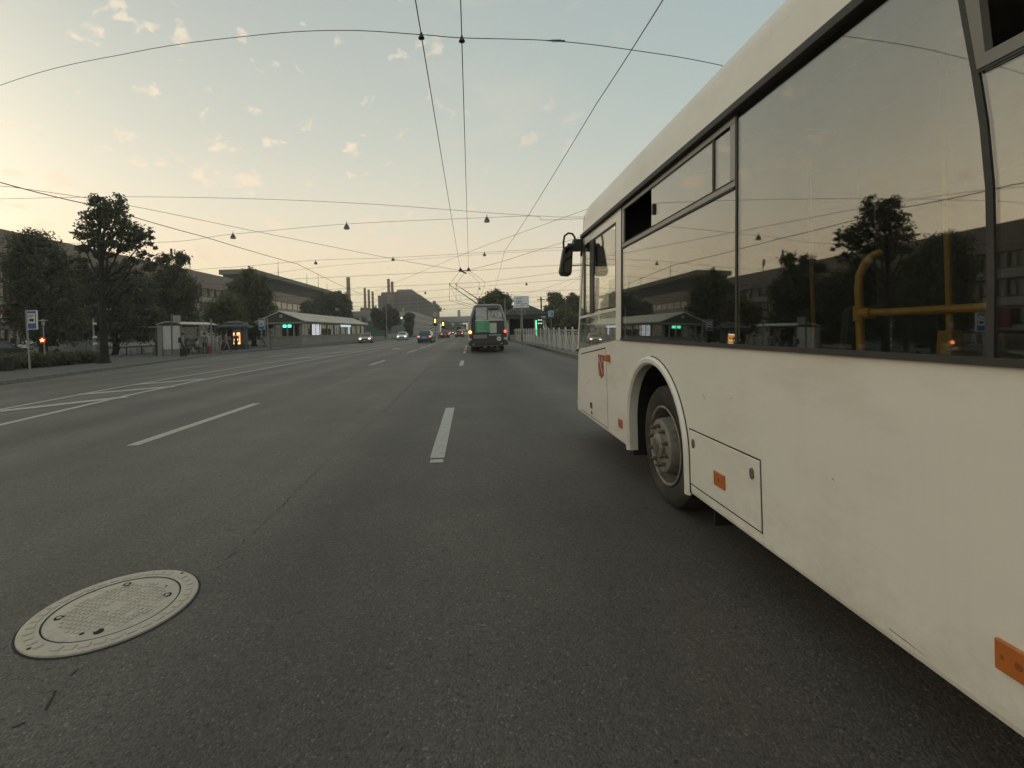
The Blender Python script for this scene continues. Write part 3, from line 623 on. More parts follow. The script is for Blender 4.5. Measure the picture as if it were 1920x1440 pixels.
def tree(label, base, lobes, tr, n, size, seed, m, Y=None, branches=7, name='tree', group=None, cat='tree', **kw):
    if base is None:                                           # foot straight under the crown
        base = Vector((sum(c.x*a*c_ for c, a, _, c_ in lobes)/sum(a*c_ for c, a, _, c_ in lobes), lobes[0][0].y, PZ))
    t = thing(name, label, cat, base, 0, group); b = Vector(base); r = random.Random(seed)
    lb = [(c-b, x, y, z) for c, x, y, z in lobes]
    top = max(lb, key=lambda q: q[0].z); cx = sum((q[0].x for q in lb))/len(lb); cy = sum((q[0].y for q in lb))/len(lb)
    hz = min(q[0].z-q[3]*.3 for q in lb); tz = top[0].z+top[3]*.3
    mb = MB(); path = []; rad = []
    for i in range(9):
        k = i/8; p = Vector((top[0].x*k**1.6+r.uniform(-.12, .12)*tr*2*k, top[0].y*k**1.6+r.uniform(-.1, .1)*tr, tz*k)); path.append(p); rad.append(tr*(1.55 if i == 0 else 1.0-.85*k**.8)+.012)
    path.insert(1, path[0].lerp(path[1], .25)); rad.insert(1, tr*1.08)
    mb.tube(path, rad, 10); tm = mb.build('trunk', bark, t, smooth=True)
    for i in range(branches):
        q = lb[i % len(lb)]; k = min(.92, max(.18, (q[0].z-q[3]*.9)/tz*r.uniform(.65, 1.0)))
        s0 = path[1+int(k*7.9)]; e = q[0]+Vector((r.uniform(-.5, .5)*q[1], r.uniform(-.5, .5)*q[2], r.uniform(.0, .5)*q[3]))
        m1 = s0.lerp(e, .4)+Vector((0, 0, -.06*(e-s0).length)); m2 = s0.lerp(e, .75)+Vector((r.uniform(-.2, .2), 0, .05))
        r0 = tr*.42*(1-.5*k); MB().tube([s0, m1, m2, e], [r0, r0*.72, r0*.45, r0*.14], 6).build('limb', bark, tm, smooth=True)
    o = put(leafmesh(leaves(lb, n, size, seed, **kw), m), 'crown', t); return t
PZ = .14
tree('tall dark tree with an open crown on the kerbside, its bare trunk standing free', gnd(196, 681, PZ), px_lobes(29.8, [
    (186, 384, 15, 20), (203, 395, 12, 16), (222, 384, 13, 20), (180, 412, 24, 20), (215, 418, 26, 24), (240, 432, 24, 20), (160, 436, 18, 14), (140, 442, 11, 10), (195, 448, 26, 18), (228, 460, 26, 18), (262, 452, 16, 18), (279, 436, 7, 15), (272, 478, 14, 9), (165, 462, 20, 12), (150, 494, 20, 11), (240, 494, 26, 12), (196, 478, 18, 10), (168, 515, 16, 9), (250, 512, 20, 9), (140, 512, 12, 8), (283, 462, 8, 12)]), .23, 8200, .185, 11, leafA, branches=24, inner=.05, clump=.55)
tree('broad dense dark tree at the left edge in front of the concrete building', None, px_lobes(38, [
    (62, 460, 42, 30), (40, 505, 36, 40), (96, 500, 40, 44), (62, 560, 50, 46), (110, 560, 36, 56), (34, 590, 22, 36), (85, 615, 46, 36), (130, 610, 26, 34)]), .3, 19000, .2, 12, leafA, inner=.55)
tree('dark spreading tree right behind the tall kerbside tree', None, px_lobes(46, [
    (150, 540, 38, 48), (205, 545, 44, 44), (250, 550, 44, 48), (165, 605, 46, 40), (240, 605, 56, 44), (205, 510, 34, 22), (275, 600, 40, 44)]), .3, 18000, .22, 13, leafA, inner=.6)
tree('dark tree with drooping feathery tips just left of the bus shelter', None, px_lobes(50, [
    (308, 487, 14, 13), (338, 486, 13, 17), (322, 515, 30, 24), (300, 545, 34, 36), (346, 550, 28, 40), (320, 595, 46, 36), (350, 605, 26, 34), (280, 500, 16, 12)]), .28, 14000, .22, 14, leafB, inner=.6, droop=.8)
tree('small olive green tree between the bus shelter and the kiosk', None, px_lobes(58, [(400, 588, 28, 26), (428, 572, 28, 28), (420, 612, 34, 20), (445, 600, 18, 22)]), .16, 7000, .2, 15, leafC, inner=.5)
tree('bushy green tree standing behind the kiosk', None, px_lobes(66, [
    (466, 516, 14, 15), (490, 526, 12, 12), (450, 545, 26, 28), (488, 552, 28, 32), (468, 580, 32, 30), (500, 590, 20, 30), (470, 618, 40, 24)]), .3, 13000, .26, 16, leafB, inner=.6)
tree('wide round tree rising behind the station roof', None, px_lobes(120, [
    (580, 578, 22, 14), (608, 566, 22, 18), (634, 562, 18, 17), (648, 578, 14, 24), (600, 590, 40, 16), (655, 600, 8, 16)]), .4, 9000, .5, 17, leafB, inner=.7)
tree('dark street tree in front of the dark factory hall', None, px_lobes(135, [(706, 590, 12, 14), (728, 588, 16, 17), (742, 598, 10, 15), (718, 606, 20, 14)]), .35, 5000, .5, 18, leafA, inner=.6)
tree('pollarded ivy covered tree like a green column', None, px_lobes(140, [(767, 594, 10, 9), (767, 606, 9, 14), (767, 622, 7, 12)]), .3, 3500, .45, 19, leafA, inner=.8)
tree('round leafy tree behind the trolleybus', (3.5, 82, .13), px_lobes(82, [(930, 560, 20, 17), (912, 572, 16, 16), (945, 568, 18, 16), (928, 582, 34, 18), (955, 590, 12, 14)]), .35, 9000, .36, 20, leafC, inner=.7)
tree('taller tree behind the railing, seen above the blue sign', (15.5, 92, .13), px_lobes(92, [(1040, 562, 15, 15), (1048, 578, 20, 18), (1030, 585, 12, 12), (1050, 598, 20, 14)]), .35, 6500, .42, 21, leafC, inner=.6)
tree('tree behind the railing half hidden by the bus front', (19.5, 95, .13), px_lobes(95, [(1074, 565, 14, 16), (1082, 585, 22, 20), (1090, 570, 14, 18), (1075, 605, 20, 16)]), .35, 6500, .42, 22, leafC, inner=.6)
tree('low pale green tree beside the blue sign', (10.2, 66, .13), px_lobes(66, [(1052, 592, 17, 12), (1040, 605, 20, 14), (1064, 604, 16, 14)]), .2, 6000, .28, 23, leafC, inner=.6)
tree('dark bush hanging over the railing beside the bus', (11.5, 50, .13), px_lobes(50, [(1075, 606, 18, 15), (1062, 615, 22, 10), (1090, 612, 20, 18)]), .14, 5000, .24, 24, leafA, inner=.6)
tree('distant tree left of the overpass at the end of the avenue', None, px_lobes(380, [(838, 612, 9, 10), (846, 617, 7, 7)]), .5, 1500, 1.2, 25, leafD, inner=.7)
tree('small distant tree under the overpass', None, px_lobes(430, [(858, 612, 6, 7), (853, 617, 6, 6)]), .5, 1200, 1.2, 26, leafD, inner=.7)
tree('scrubby bush growing on the edge of the factory roof', at(818, 581, 480), px_lobes(480, [(814, 569, 3, 5), (820, 575, 4, 5), (824, 580, 4, 4)]), .2, 700, 1.3, 27, leafD, inner=.5, cat='bush', name='bush')
# trees further back along the pavement: seen mirrored in the bus windows
tree('dark tree on the pavement further back, mirrored in the bus glass', (-25, 17, PZ), [(Vector((-25, 17, 5.2)), 2.6, 2.6, 2.4), (Vector((-24.6, 16.6, 7.4)), 2.0, 2.2, 1.9), (Vector((-25.4, 18, 3.6)), 2.4, 2.4, 1.4)], .26, 9000, .2, 28, leafA, inner=.5)
hedge = put(leafmesh(np.concatenate([leaves([(Vector((x, y, .5)), 1.0, .8, .42)], 1500, .12, 40+i, inner=.5) for i, (x, y) in enumerate([(-23.4+i*.02-.9*(i % 2), 21.2+i*.85) for i in range(12)])]), leafB), 'hedge')
tag(hedge, 'low shaggy green hedge along the edge of the pavement at the left', 'hedge')

# ================================================================== BUILDINGS
brown = mat('brown_render', (.26, .20, .16), .9, var=.10, scale=.5); band = mat('pale_spandrel', (.36, .325, .27), .9, var=.12, scale=.7)
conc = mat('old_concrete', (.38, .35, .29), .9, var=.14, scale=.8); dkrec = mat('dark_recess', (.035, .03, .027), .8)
wfr = mat('window_wood', (.045, .038, .034), .6); wg = glass('window_glass', (.55, .55, .52), 2.0, .02, .8)
blind = mat('window_blind', (.72, .70, .64), .8, var=.2, scale=2)
ob = thing('office_building', 'long four storey concrete office building with brown parapet and ribbon windows', 'building', (-65, 0, .14))
def P(mb, name, m, par, **k): return mb.build(name, m, par, **k)
B0, B1 = 22, 152
P(MB().box(-16, -.35, B0, B1, 0, 17.2), 'wall', conc, ob)
P(MB().box(-.349, .25, B0, B1, 13.6, 17.3), 'parapet', brown, ob)
for z0, z1 in ((.0, .9), (3.55, 4.15), (6.7, 7.75), (10.2, 11.35)): P(MB().box(-.349, .12, B0, B1, z0, z1), 'spandrel', band, ob)
wm = MB().box(-.2, -.1, 0, 3.2, 0, .12).box(-.2, -.1, 0, 3.2, 2.13, 2.25).box(-.2, -.1, 0, .12, .12, 2.13).box(-.2, -.1, 1.04, 1.12, .12, 2.13).box(-.2, -.1, 2.08, 2.16, .12, 2.13).box(-.2, -.1, 3.08, 3.2, .12, 2.13).box(-.2, -.1, .12, 3.08, 1.62, 1.68).mesh('window', wfr)
pm = MB().box(-.3, -.27, .1, 3.12, .1, 2.15).mesh('pane', wg); bm_ = MB().box(-.34, -.32, 0, 1, 0, 1).mesh('blind', blind); pier = MB().box(-.349, .05, 0, .2, 0, 2.25).mesh('pier', brown)
for zi, z in enumerate((1.1, 4.3, 7.85, 11.35)):
    for k in range(38):
        y = B0+.4+k*3.4
        if y+3.4 > B1 or (zi < 2 and k > 22): continue
        o = put(wm, 'window', ob, loc=(0, y, z)); put(pm, 'pane', o)
        for j in range(3):
            if rnd.random() < .62:
                q = put(bm_, 'blind', o, loc=(0, .12+j*1.03, .12+rnd.choice((0, 0, .9, 1.3)))); q.scale = (1, .94, 1); q.scale.z = 2.12-q.location.z
        put(pier, 'pier', ob, loc=(0, y+3.2, z))
P(MB().box(.13, .45, 62, 71, 3.9, 6.3), 'shop_sign', mat('sign_red', (.16, .02, .02), .5), ob)
lt = put(textmesh('от', 2.2, mat('sign_letter', (.75, .72, .68), .5)), 'lettering', ob, loc=(.5, 69.2, 5.0)); lt.rotation_euler = (R(90), 0, R(90))
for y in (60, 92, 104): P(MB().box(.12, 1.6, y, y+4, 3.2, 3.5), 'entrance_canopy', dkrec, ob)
P(MB().box(-.2, .2, 76, 78, 0, 2.6), 'entrance_frame', mat('pale_door', (.45, .44, .40), .7), ob); P(MB().box(.2, .24, 76.4, 77.6, 0, 2.3), 'entrance_door', dkrec, ob)
def aerial(mb, x, y, z, h_):
    mb.tube([(x, y, z), (x, y, z+h_)], .06, 5).tube([(x, y+.5, z), (x, y+.5, z+h_*.8)], .05, 5).box(x-.1, x+.1, y-.1, y+.6, z+h_*.55, z+h_*.62).box(x-.2, x+.2, y-.15, y+.15, z+h_*.6, z+h_)
ae = MB(); aerial(ae, -2, 112, 17.2, 4.5); aerial(ae, -2, 119, 17.2, 3.4); P(ae, 'roof_aerial', dkrec, ob)
hb = thing('hall_building', 'further office block with a wide overhanging flat roof above a dark recessed storey', 'building', (-66, 152.4, .14))
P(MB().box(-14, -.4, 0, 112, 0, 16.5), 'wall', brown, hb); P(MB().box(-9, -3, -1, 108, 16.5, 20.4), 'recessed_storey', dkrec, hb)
P(MB().box(-9.5, 1.0, -2.5, 113, 20.4, 21.8), 'roof_slab', mat('roof_slab', (.15, .14, .105), .9, var=.15), hb); P(MB().box(-.39, .1, 0, 112, 13.2, 16.4), 'parapet', brown, hb)
for z in (4.2, 8.6): P(MB().box(-.39, .1, 0, 112, z, z+2), 'spandrel', band, hb)
w2 = MB().box(-.2, -.1, 0, 4.6, 0, 2.2).mesh('window', wg)
for z in (6.3, 10.8):
    for k in range(20): put(w2, 'window', hb, loc=(0, .6+k*5.4, z))
for y, h_ in ((30, 7), (62, 6), (78, 8), (92, 5)): P(MB().tube([(-4, y, 21.8), (-4, y, 21.8+h_)], [.14, .05], 6), 'roof_aerial', dkrec, hb)
# chimneys and factory
brick = mat('chimney_brick', (.21, .13, .10), .95, var=.12, scale=.6); brick2 = mat('factory_brick', (.15, .115, .095), .95, var=.15, scale=.25); sheet = mat('factory_sheet', (.105, .097, .088), .85, var=.18, scale=.3, stretch=(1, 1, .1))
def chimney(u, vt, vb, Y, wpx, label):
    b = at(u, vb, Y); t_ = at(u, vt, Y); h_ = t_.z; r_ = wpx/2*Y/F
    c = thing('factory_chimney', label, 'chimney', (b.x, Y, 0), 0, 'brick chimneys of the factory')
    MB().lathe([(r_*1.28, 0), (r_*.92, h_*.97)], 20).build('shaft', brick, c, smooth=True); MB().lathe([(r_*.98, h_*.965), (r_*.98, h_)], 20).build('rim', brick, c)
chimney(655, 520, 600, 330, 7.4, 'lone thick brick chimney, leftmost, beside the round tree')
chimney(685.5, 540, 600, 360, 4.6, 'tallest of the three thin brick chimneys'); chimney(692.8, 543, 600, 365, 4.4, 'middle one of the three thin brick chimneys'); chimney(700, 547, 600, 370, 4.2, 'shortest of the three thin brick chimneys')
chimney(730.5, 523, 600, 330, 5.6, 'taller one of the paired chimneys on the dark hall'); chimney(737.2, 528, 600, 335, 5.4, 'shorter one of the paired chimneys on the dark hall')
fb = thing('boiler_house', 'low brick boiler house under the three thin chimneys', 'building', (at(677, 600, 378).x, 376, 0))
q = 378/F; P(MB().box(0, 31*q, 0, 30, 0, 18.6), 'wall', brick2, fb); P(MB().prism([(12*q, 18.6), (34*q, 18.6), (34*q, 15), (26*q, 17.2)], 1, 29, 'Y'), 'roof', sheet, fb); P(MB().box(0, 12*q, 0, 30, 18.6, 21), 'stair_tower', brick2, fb)
fx = thing('factory_hall', 'huge dark factory hall with a stepped roof beyond the pale building', 'building', (-62, 336, 0))
P(MB().box(0, 28, 0, 215, 0, 26), 'wall', sheet, fx); P(MB().prism([(10, 26), (28, 26), (28, 26.6), (22, 31), (12, 31)], 8, 210, 'Y'), 'roof_monitor', mat('roof_monitor', (.16, .16, .15), .7, var=.2, scale=.2), fx)
P(MB().box(-.2, 28.3, -.3, 215, 26, 26.7), 'cornice', brick2, fx); P(MB().box(2, 14, 2, 10, 26.7, 29), 'roof_house', brick2, fx)
pil = MB().box(0, .5, 0, 1.2, 0, 25.9).mesh('pilaster', brick2)
for k in range(24): put(pil, 'pilaster', fx, loc=(28, 3+k*9, 0))
for k in range(5): put(pil, 'pilaster', fx, loc=(2.2+k*6, -.1, 0)).rotation_euler = (0, 0, R(-90))
pb = thing('works_building', 'long pale rendered works building beside the avenue', 'building', (-46, 272, 0))
pale = mat('pale_render', (.46, .42, .36), .9, var=.12, scale=.25); pw = mat('pale_panel', (.52, .47, .37), .9)
P(MB().box(0, 14, 0, 250, 0, 12.4), 'wall', pale, pb); P(MB().box(-.2, 14.25, -.25, 250, 11.9, 12.8), 'cornice', pale, pb)
for z in (4.2, 8.2): P(MB().box(13.99, 14.12, 0, 250, z, z+.5), 'string_course', conc, pb)
wq = MB().box(0, .12, 0, 7, 0, 2.4).mesh('window', mat('works_window', (.13, .13, .12), .4))
for z in (1.6, 5.2, 9.1):
    for k in range(22): put(wq, 'window', pb, loc=(14, 4+k*11, z))
P(MB().box(4.2, 9.6, -.12, 0, 1.5, 7), 'panel', pw, pb)
for x, y in ((1.5, 5), (9, 4)): P(MB().tube([(x, y, 12.8), (x, y, 15)], .5, 10), 'roof_vent', conc, pb)
gb = thing('gate_building', 'two storey grey building with flat canopy beyond the station', 'building', (-49, 205, 0))
P(MB().box(0, 8, 0, 40, 0, 8.6), 'wall', conc, gb); P(MB().box(-.5, 8.6, -.6, 40, 8.6, 10.6), 'parapet', mat('grey_parapet', (.30, .29, .27), .9), gb); P(MB().box(4, 18, -4, 0, 5.2, 5.9), 'canopy', pale, gb)
for k in range(2):
    for z in (2, 5.9): P(MB().box(.8+k*3.4, 3.2+k*3.4, -.1, 0, z, z+2.0), 'window', wg, gb)
for k in range(4): P(MB().box(5+k*4, 5.4+k*4, -3.6, -3.2, 0, 5.2), 'column', pale, gb)
gf = thing('site_hoarding', 'dark green site hoarding in front of the pale works building', 'fence', (-30.2, 190, 0)); gm = mat('hoarding_green', (.035, .085, .062), .7, var=.15, scale=.6)
for k in range(14): P(MB().box(-.06, .06, k*5+.06, k*5+4.94, .1, 6.2), 'panel', gm, gf)
P(MB().box(-9, -.1, -.06, .06, .1, 6.2), 'panel', gm, gf)
ov = thing('overpass', 'pale concrete overpass crossing the end of the avenue', 'bridge', (0, 520, 0))
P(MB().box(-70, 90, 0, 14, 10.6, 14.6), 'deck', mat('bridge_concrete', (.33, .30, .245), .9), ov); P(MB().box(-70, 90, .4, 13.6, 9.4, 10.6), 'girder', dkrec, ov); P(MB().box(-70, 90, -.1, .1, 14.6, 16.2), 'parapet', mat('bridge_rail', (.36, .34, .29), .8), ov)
for x in (-42, 26, 60): P(MB().box(x-1.5, x+1.5, 4, 10, 0, 9.4), 'pier', conc, ov)
P(MB().box(-13, -10, 3, 5, 16.2, 23), 'sign_panel', mat('bridge_sign', (.42, .40, .34), .8), ov)
far = thing('apartment_block', 'far pale apartment block seen under the overpass', 'building', (-26, 640, 0))
P(MB().box(0, 16, 0, 40, 0, 15), 'wall', pale, far); P(MB().box(-.4, 16.4, -.4, 40, 15, 16), 'roof', brick2, far)
for k in range(4):
    for z in (3, 7, 11): P(MB().box(1.4+k*3.7, 3.4+k*3.7, -.1, 0, z, z+2), 'window', wg, far)

# ================================================================== METRO PAVILIONS
roofm = mat('ribbed_roof', (.60, .555, .44), .55, var=.16, scale=.7, dirt=((.16, .12, .08), .5, .5, .6)); colm = mat('pavilion_column', (.27, .26, .225), .8, var=.12)
basem = mat('pavilion_base', (.30, .28, .245), .9, var=.12, scale=.8); gabm = mat('gable_grey', (.075, .073, .068), .8, var=.12)
lit = glass('shop_glass', (.35, .35, .32), 1.7, .0, .8)
def lamp(name, col, e): return mat(name, col, .5, emit=e, var=0)
pv = thing('station_pavilion', 'long low station pavilion with ribbed gable roof and lit window boards', 'building', (-21.3, 62.6, .14))
WD, LN = 5.2, 38.
P(MB().box(-WD, -.02, 0, LN, 0, 1.15), 'base_wall', basem, pv); P(MB().box(-WD-.1, .05, -.08, LN+.1, 1.15, 1.24), 'coping', basem, pv)
P(MB().box(-WD+.1, -.1, 0.1, LN-.1, 2.75, 3.05), 'eaves_beam', colm, pv)
P(MB().prism([(-WD-.35, 3.02), (.4, 3.02), (-WD/2, 4.35)], -.25, -.05, 'Y'), 'gable', gabm, pv)
P(MB().box(-WD-.3, .35, -.5, -.05, 2.78, 3.0), 'fascia', colm, pv); P(MB().box(.1, .35, -.05, LN, 2.78, 3.0), 'fascia', colm, pv)
for s, nm in ((1, 'roof'), (-1, 'roof')):
    rf = MB().prism([(-WD/2, 4.42), (-WD/2, 4.30), (-WD/2+s*(WD/2+.6), 3.0), (-WD/2+s*(WD/2+.6), 3.10)], -.45, LN+.4, 'Y').build(nm, roofm, pv)
    rb = MB().prism([(-WD/2, 4.44), (-WD/2, 4.40), (-WD/2+s*(WD/2+.6), 3.08), (-WD/2+s*(WD/2+.6), 3.13)], 0, .07, 'Y').mesh('roof_rib', roofm)
    for k in range(48): put(rb, 'roof_rib', rf, loc=(0, -.4+k*.8, 0))
cm = MB().box(-.16, .06, 0, .22, 1.24, 2.78).mesh('column', colm); mm = MB().box(-.08, -.02, 0, .06, 1.24, 2.75).mesh('mullion', colm)
for k in range(11): put(cm, 'column', pv, loc=(0, k*3.75, 0))
pmn = MB().box(-.06, -.05, .0, 1.1, 1.26, 2.74).mesh('window', lit)
for k in range(30):
    put(pmn, 'window', pv, loc=(0, .25+k*1.25, 0)); put(mm, 'mullion', pv, loc=(0, .14+k*1.25, 0))
for k in range(7): P(MB().box(-WD+.05+k*.82, -WD+.25+k*.82, -.06, .1, 1.24, 2.76), 'column', colm, pv)
P(MB().prism([(-WD+.1, .05), (-WD+.5, .05), (-WD+2.1, -3.0), (-WD+1.7, -3.0)], .0, .1, 'Z').add([(-WD+.1, -.1, 1.15), (-WD+.22, -.1, 1.15), (-WD+1.95, -2.9, .05), (-WD+1.8, -2.9, .05)], [(0, 1, 2, 3)]), 'stair_rail', dkrec, pv)
P(MB().box(-WD+.2, -.3, LN-.3, LN-.2, 1.2, 2.8), 'inner_wall', dkrec, pv); P(MB().box(-WD/2-.1, -WD/2, .4, LN-.4, 1.2, 2.8), 'inner_wall', mat('shop_wall', (.11, .10, .08), .8, var=.4, scale=1.5), pv)
P(MB().box(-WD/2-.05, -WD/2+.35, -.28, -.25, 3.62, 3.98), 'gable_plate', mat('pale_plate', (.42, .40, .36), .7), pv)
grn = lamp('lamp_green', (.10, .95, .55), 2.2)
for k in (0, 1): P(MB().box(-2.3+k*.62, -1.88+k*.62, -.12, -.07, 2.32, 2.66), 'green_signal', grn, pv)
wl = lamp('board_white', (.82, .86, .92), .75); ink = mat('board_ink', (.10, .11, .14), .8)
for k in (0, 1):
    b = P(MB().box(-.04, .0, 4.4+k*1.75, 5.6+k*1.75, 1.28, 2.72), 'lit_board', wl, pv)
    for j in range(8): P(MB().box(.001, .006, 4.5+k*1.75+rnd.uniform(0, .2), 5.2+k*1.75+rnd.uniform(0, .3), 1.40+j*.165, 1.47+j*.165), 'board_line', ink, b)
P(MB().box(-.04, .0, 7.9, 8.1, 1.3, 2.7), 'lit_edge', wl, pv)
bl = lamp('sign_pale_blue', (.62, .74, .86), .7)
P(MB().box(.36, .42, 17.5, 24.2, 2.45, 2.78), 'lit_fascia_sign', bl, pv); P(MB().box(.0, .06, 24.0, 24.6, 1.24, 2.44), 'lit_edge', bl, pv)
P(MB().box(-1.2, -.9, 12.6, 13.1, 2.3, 2.7), 'orange_lamp', lamp('lamp_orange', (1., .42, .16), 1.6), pv); P(MB().box(-1.2, -1.0, 9.3, 9.6, 2.4, 2.55), 'shop_lamp', lamp('lamp_warm', (1., .8, .5), 1.6), pv)
for k in (1.2, 2.6, 15.2, 16.4, 18.8, 20.2, 21.6): P(MB().box(-.9, -.5, k, k+.7, 1.24, 2.5), 'shop_display', mat('shop_stock', (.22, .20, .15), .8, var=.5, scale=3), pv)
# the pavilion on the other side
pv2 = thing('station_pavilion', 'dark station pavilion with hipped roof and green neon behind the railing', 'building', (6.9, 60, .13))
P(MB().loft([[(-2.9, -.8, 2.95), (2.75, -.8, 2.95), (2.75, 30, 2.95), (-2.9, 30, 2.95)], [(-.9, 1.6, 4.2), (.5, 1.6, 4.2), (.5, 29, 4.2), (-.9, 29, 4.2)]]), 'roof', mat('roof_black', (.035, .034, .031), .8), pv2); P(MB().box(-2.6, 2.5, -.5, 30, 2.5, 2.94), 'eaves_beam', gabm, pv2)
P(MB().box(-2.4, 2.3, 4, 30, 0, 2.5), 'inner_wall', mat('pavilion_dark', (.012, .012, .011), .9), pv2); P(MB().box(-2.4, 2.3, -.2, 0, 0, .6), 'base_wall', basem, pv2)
for x in (-2.3, -.75, .9, 2.1): P(MB().box(x-.1, x+.1, -.2, .1, 0, 2.5), 'column', colm, pv2)
P(MB().box(.98, 1.12, -.26, -.21, .4, 2.25), 'green_neon', lamp('neon_green', (.18, .92, .45), 1.6), pv2)
for j, z in enumerate((2.28, 1.88)):
    for k in range(3): P(MB().lathe([(.05, 0), (.0001, -.02)], 8, 'Y', (1.32+k*.19, -.23, z)), 'green_bulb', lamp('bulb_green', (.6, 1., .75), 2.2), pv2)
P(MB().box(1.15, 1.9, -.2, -.15, .3, 2.4), 'door_panel', mat('green_panel', (.02, .06, .035), .6), pv2); P(MB().box(1.6, 2.1, -.85, -.8, 2.52, 2.75), 'number_plate', mat('pale_plate', (.42, .40, .36), .7), pv2)

# ================================================================== TROLLEYBUS AHEAD
TY = 31.0
tb = thing('trolleybus', 'grey trolleybus with green rear advert and raised poles, seen from behind', 'trolleybus', (1.1, TY, 0))
tgrey = mat('trolley_grey', (.36, .365, .35), .45, var=.1); tdark = mat('trolley_dark', (.032, .033, .031), .55, var=.2); tpale = mat('trolley_pale', (.52, .53, .50), .5)
sec = [(-1.02, .42), (-1.25, .62), (-1.25, 1.25), (-1.23, 1.7), (-1.12, 2.1), (-.86, 2.88), (-.76, 2.97), (.76, 2.97), (.86, 2.88), (1.08, 2.1), (1.2, 1.7), (1.22, 1.25), (1.22, .62), (1.02, .42)]
P(MB().loft([[(x, y, z) for x, z in sec] for y in (.0, .35, 11.2, 11.5)]), 'body', tgrey, tb, smooth=True)
P(MB().prism([(-.74, 2.90), (.76, 2.90), (1.0, 2.06), (1.03, 1.6), (-1.05, 1.6), (-1.02, 2.06)], -.03, -.005, 'Y'), 'rear_window_surround', tdark, tb)
P(MB().prism([(-.74, 2.84), (-.05, 2.84), (-.05, 2.06), (-.74, 2.06)], -.04, -.03, 'Y'), 'rear_window', mat('advert_grey', (.46, .475, .465), .35, var=.3, scale=2.5), tb)
o = P(MB().prism([(.0, 2.84), (.74, 2.84), (.97, 2.06), (.0, 2.06)], -.04, -.03, 'Y'), 'rear_window', mat('advert_grey2', (.30, .315, .305), .35, var=.55, scale=4), tb)
P(MB().box(.03, .72, -.05, -.041, 2.63, 2.80), 'route_display', tdark, o)
for x, z, w_, h_ in ((.05, 2.3, .14, .2), (.25, 2.33, .12, .14), (.44, 2.28, .14, .2), (.66, 2.22, .2, .3), (.1, 2.12, .35, .05)): P(MB().box(x, x+w_, -.046, -.041, z, z+h_), 'sticker', tpale, o)
P(MB().prism([(-.78, 2.05), (-.5, 2.12), (-.2, 2.02), (.3, 2.1), (.95, 2.05), (.98, 1.98), (-.8, 1.98)], -.044, -.041, 'Y'), 'advert_band', tpale, tb)
ad = P(MB().box(-.78, .1, -.045, -.032, 1.28, 1.98), 'advert_poster', mat('advert_green', (.08, .33, .17), .5, var=.18, scale=3), tb, label='green advertising panel')
for z in (1.85, 1.70, 1.55, 1.36): P(MB().box(-.68, -.68+rnd.uniform(.25, .6), -.05, -.0455, z, z+.03), 'advert_line', tpale, ad)
P(MB().box(.11, .54, -.045, -.032, 1.22, 1.85), 'notice', mat('notice_grey', (.50, .51, .47), .6), tb)
P(MB().box(.57, 1.0, -.045, -.032, 1.26, 1.82), 'rear_grille', mat('grille_green', (.03, .045, .04), .5), tb)
P(MB().box(-1.05, 1.04, -.02, -.002, 1.05, 1.6), 'rear_panel', tdark, tb); P(MB().box(.05, .82, -.03, -.02, 1.06, 1.13), 'handle_bar', tgrey, tb)
P(MB().box(-.92, -.08, -.035, -.021, .90, 1.13), 'number_plate', mat('plate_blur', (.22, .22, .21), .6), tb)
P(MB().box(-1.24, 1.22, -.10, -.021, .46, .70), 'bumper', tdark, tb, bevel=.05); P(MB().box(-1.15, 1.12, -.03, -.003, .70, 1.05), 'rear_panel', mat('trolley_black', (.035, .036, .034), .4), tb)
ci = P(MB().lathe([(.145, -.036), (.14, -.042), (.0001, -.042)], 24, 'Y', (.67, 0, .86)), 'round_sticker', mat('sticker_white', (.55, .55, .52), .6), tb); P(MB().box(.59, .75, -.046, -.043, .83, .89), 'sticker_mark', tgrey, ci)
P(MB().lathe([(.10, -.03), (.09, -.06), (.0001, -.065)], 16, 'Y', (-1.12, 0, 1.31)), 'indicator_lamp', lamp('lamp_amber_lit', (1., .50, .10), 3.0), tb); P(MB().lathe([(.085, -.03), (.07, -.06), (.0001, -.065)], 16, 'Y', (1.06, 0, 1.31)), 'brake_lamp', lamp('lamp_red_lit', (1., .12, .07), 2.2), tb)
P(MB().box(-1.18, -1.02, -.05, -.003, 1.0, 1.19), 'tail_lamp', mat('tail_red', (.20, .02, .02), .3), tb); P(MB().box(.98, 1.14, -.05, -.003, 1.0, 1.19), 'tail_lamp', mat('tail_red', (.20, .02, .02), .3), tb)
for x in (-.93, .82): P(MB().box(x-.05, x+.05, -.115, -.10, .53, .58), 'reflector', tpale, tb)
for x in (-1.15, 1.08): P(MB().box(x-.1, x+.1, -.05, -.003, .80, .93), 'fog_lamp', tpale, tb)
P(MB().tube([(-1.24, -.02, .9), (-1.24, -.02, 1.7), (-1.03, -.02, 2.4), (-.84, -.02, 2.92), (-.7, -.02, 2.99), (.7, -.02, 2.99), (.84, -.02, 2.92), (1.01, -.02, 2.4), (1.22, -.02, 1.7), (1.22, -.02, .9)], .03, 6), 'trim', tpale, tb)
for x in (-.95, -.66, .98):
    for y in (2.6, 8.6): P(MB().lathe([(.2, -.14), (.44, -.13), (.47, 0), (.44, .13), (.2, .14)], 24, 'X', (x, y, .47)), 'wheel', tyre_m, tb, smooth=True)
P(MB().box(-.5, .75, .8, 10, .28, .6), 'chassis', under, tb); P(MB().box(-.3, -.1, .4, .6, .3, .42).box(.12, .34, .4, .6, .34, .46).box(.5, .62, .4, .6, .32, .42), 'suspension_link', tpale, tb)
for k in range(6): P(MB().box(-1.262, -1.245, 1.0+k*1.65, 2.5+k*1.65, 1.35, 2.0), 'side_window', wg, tb)
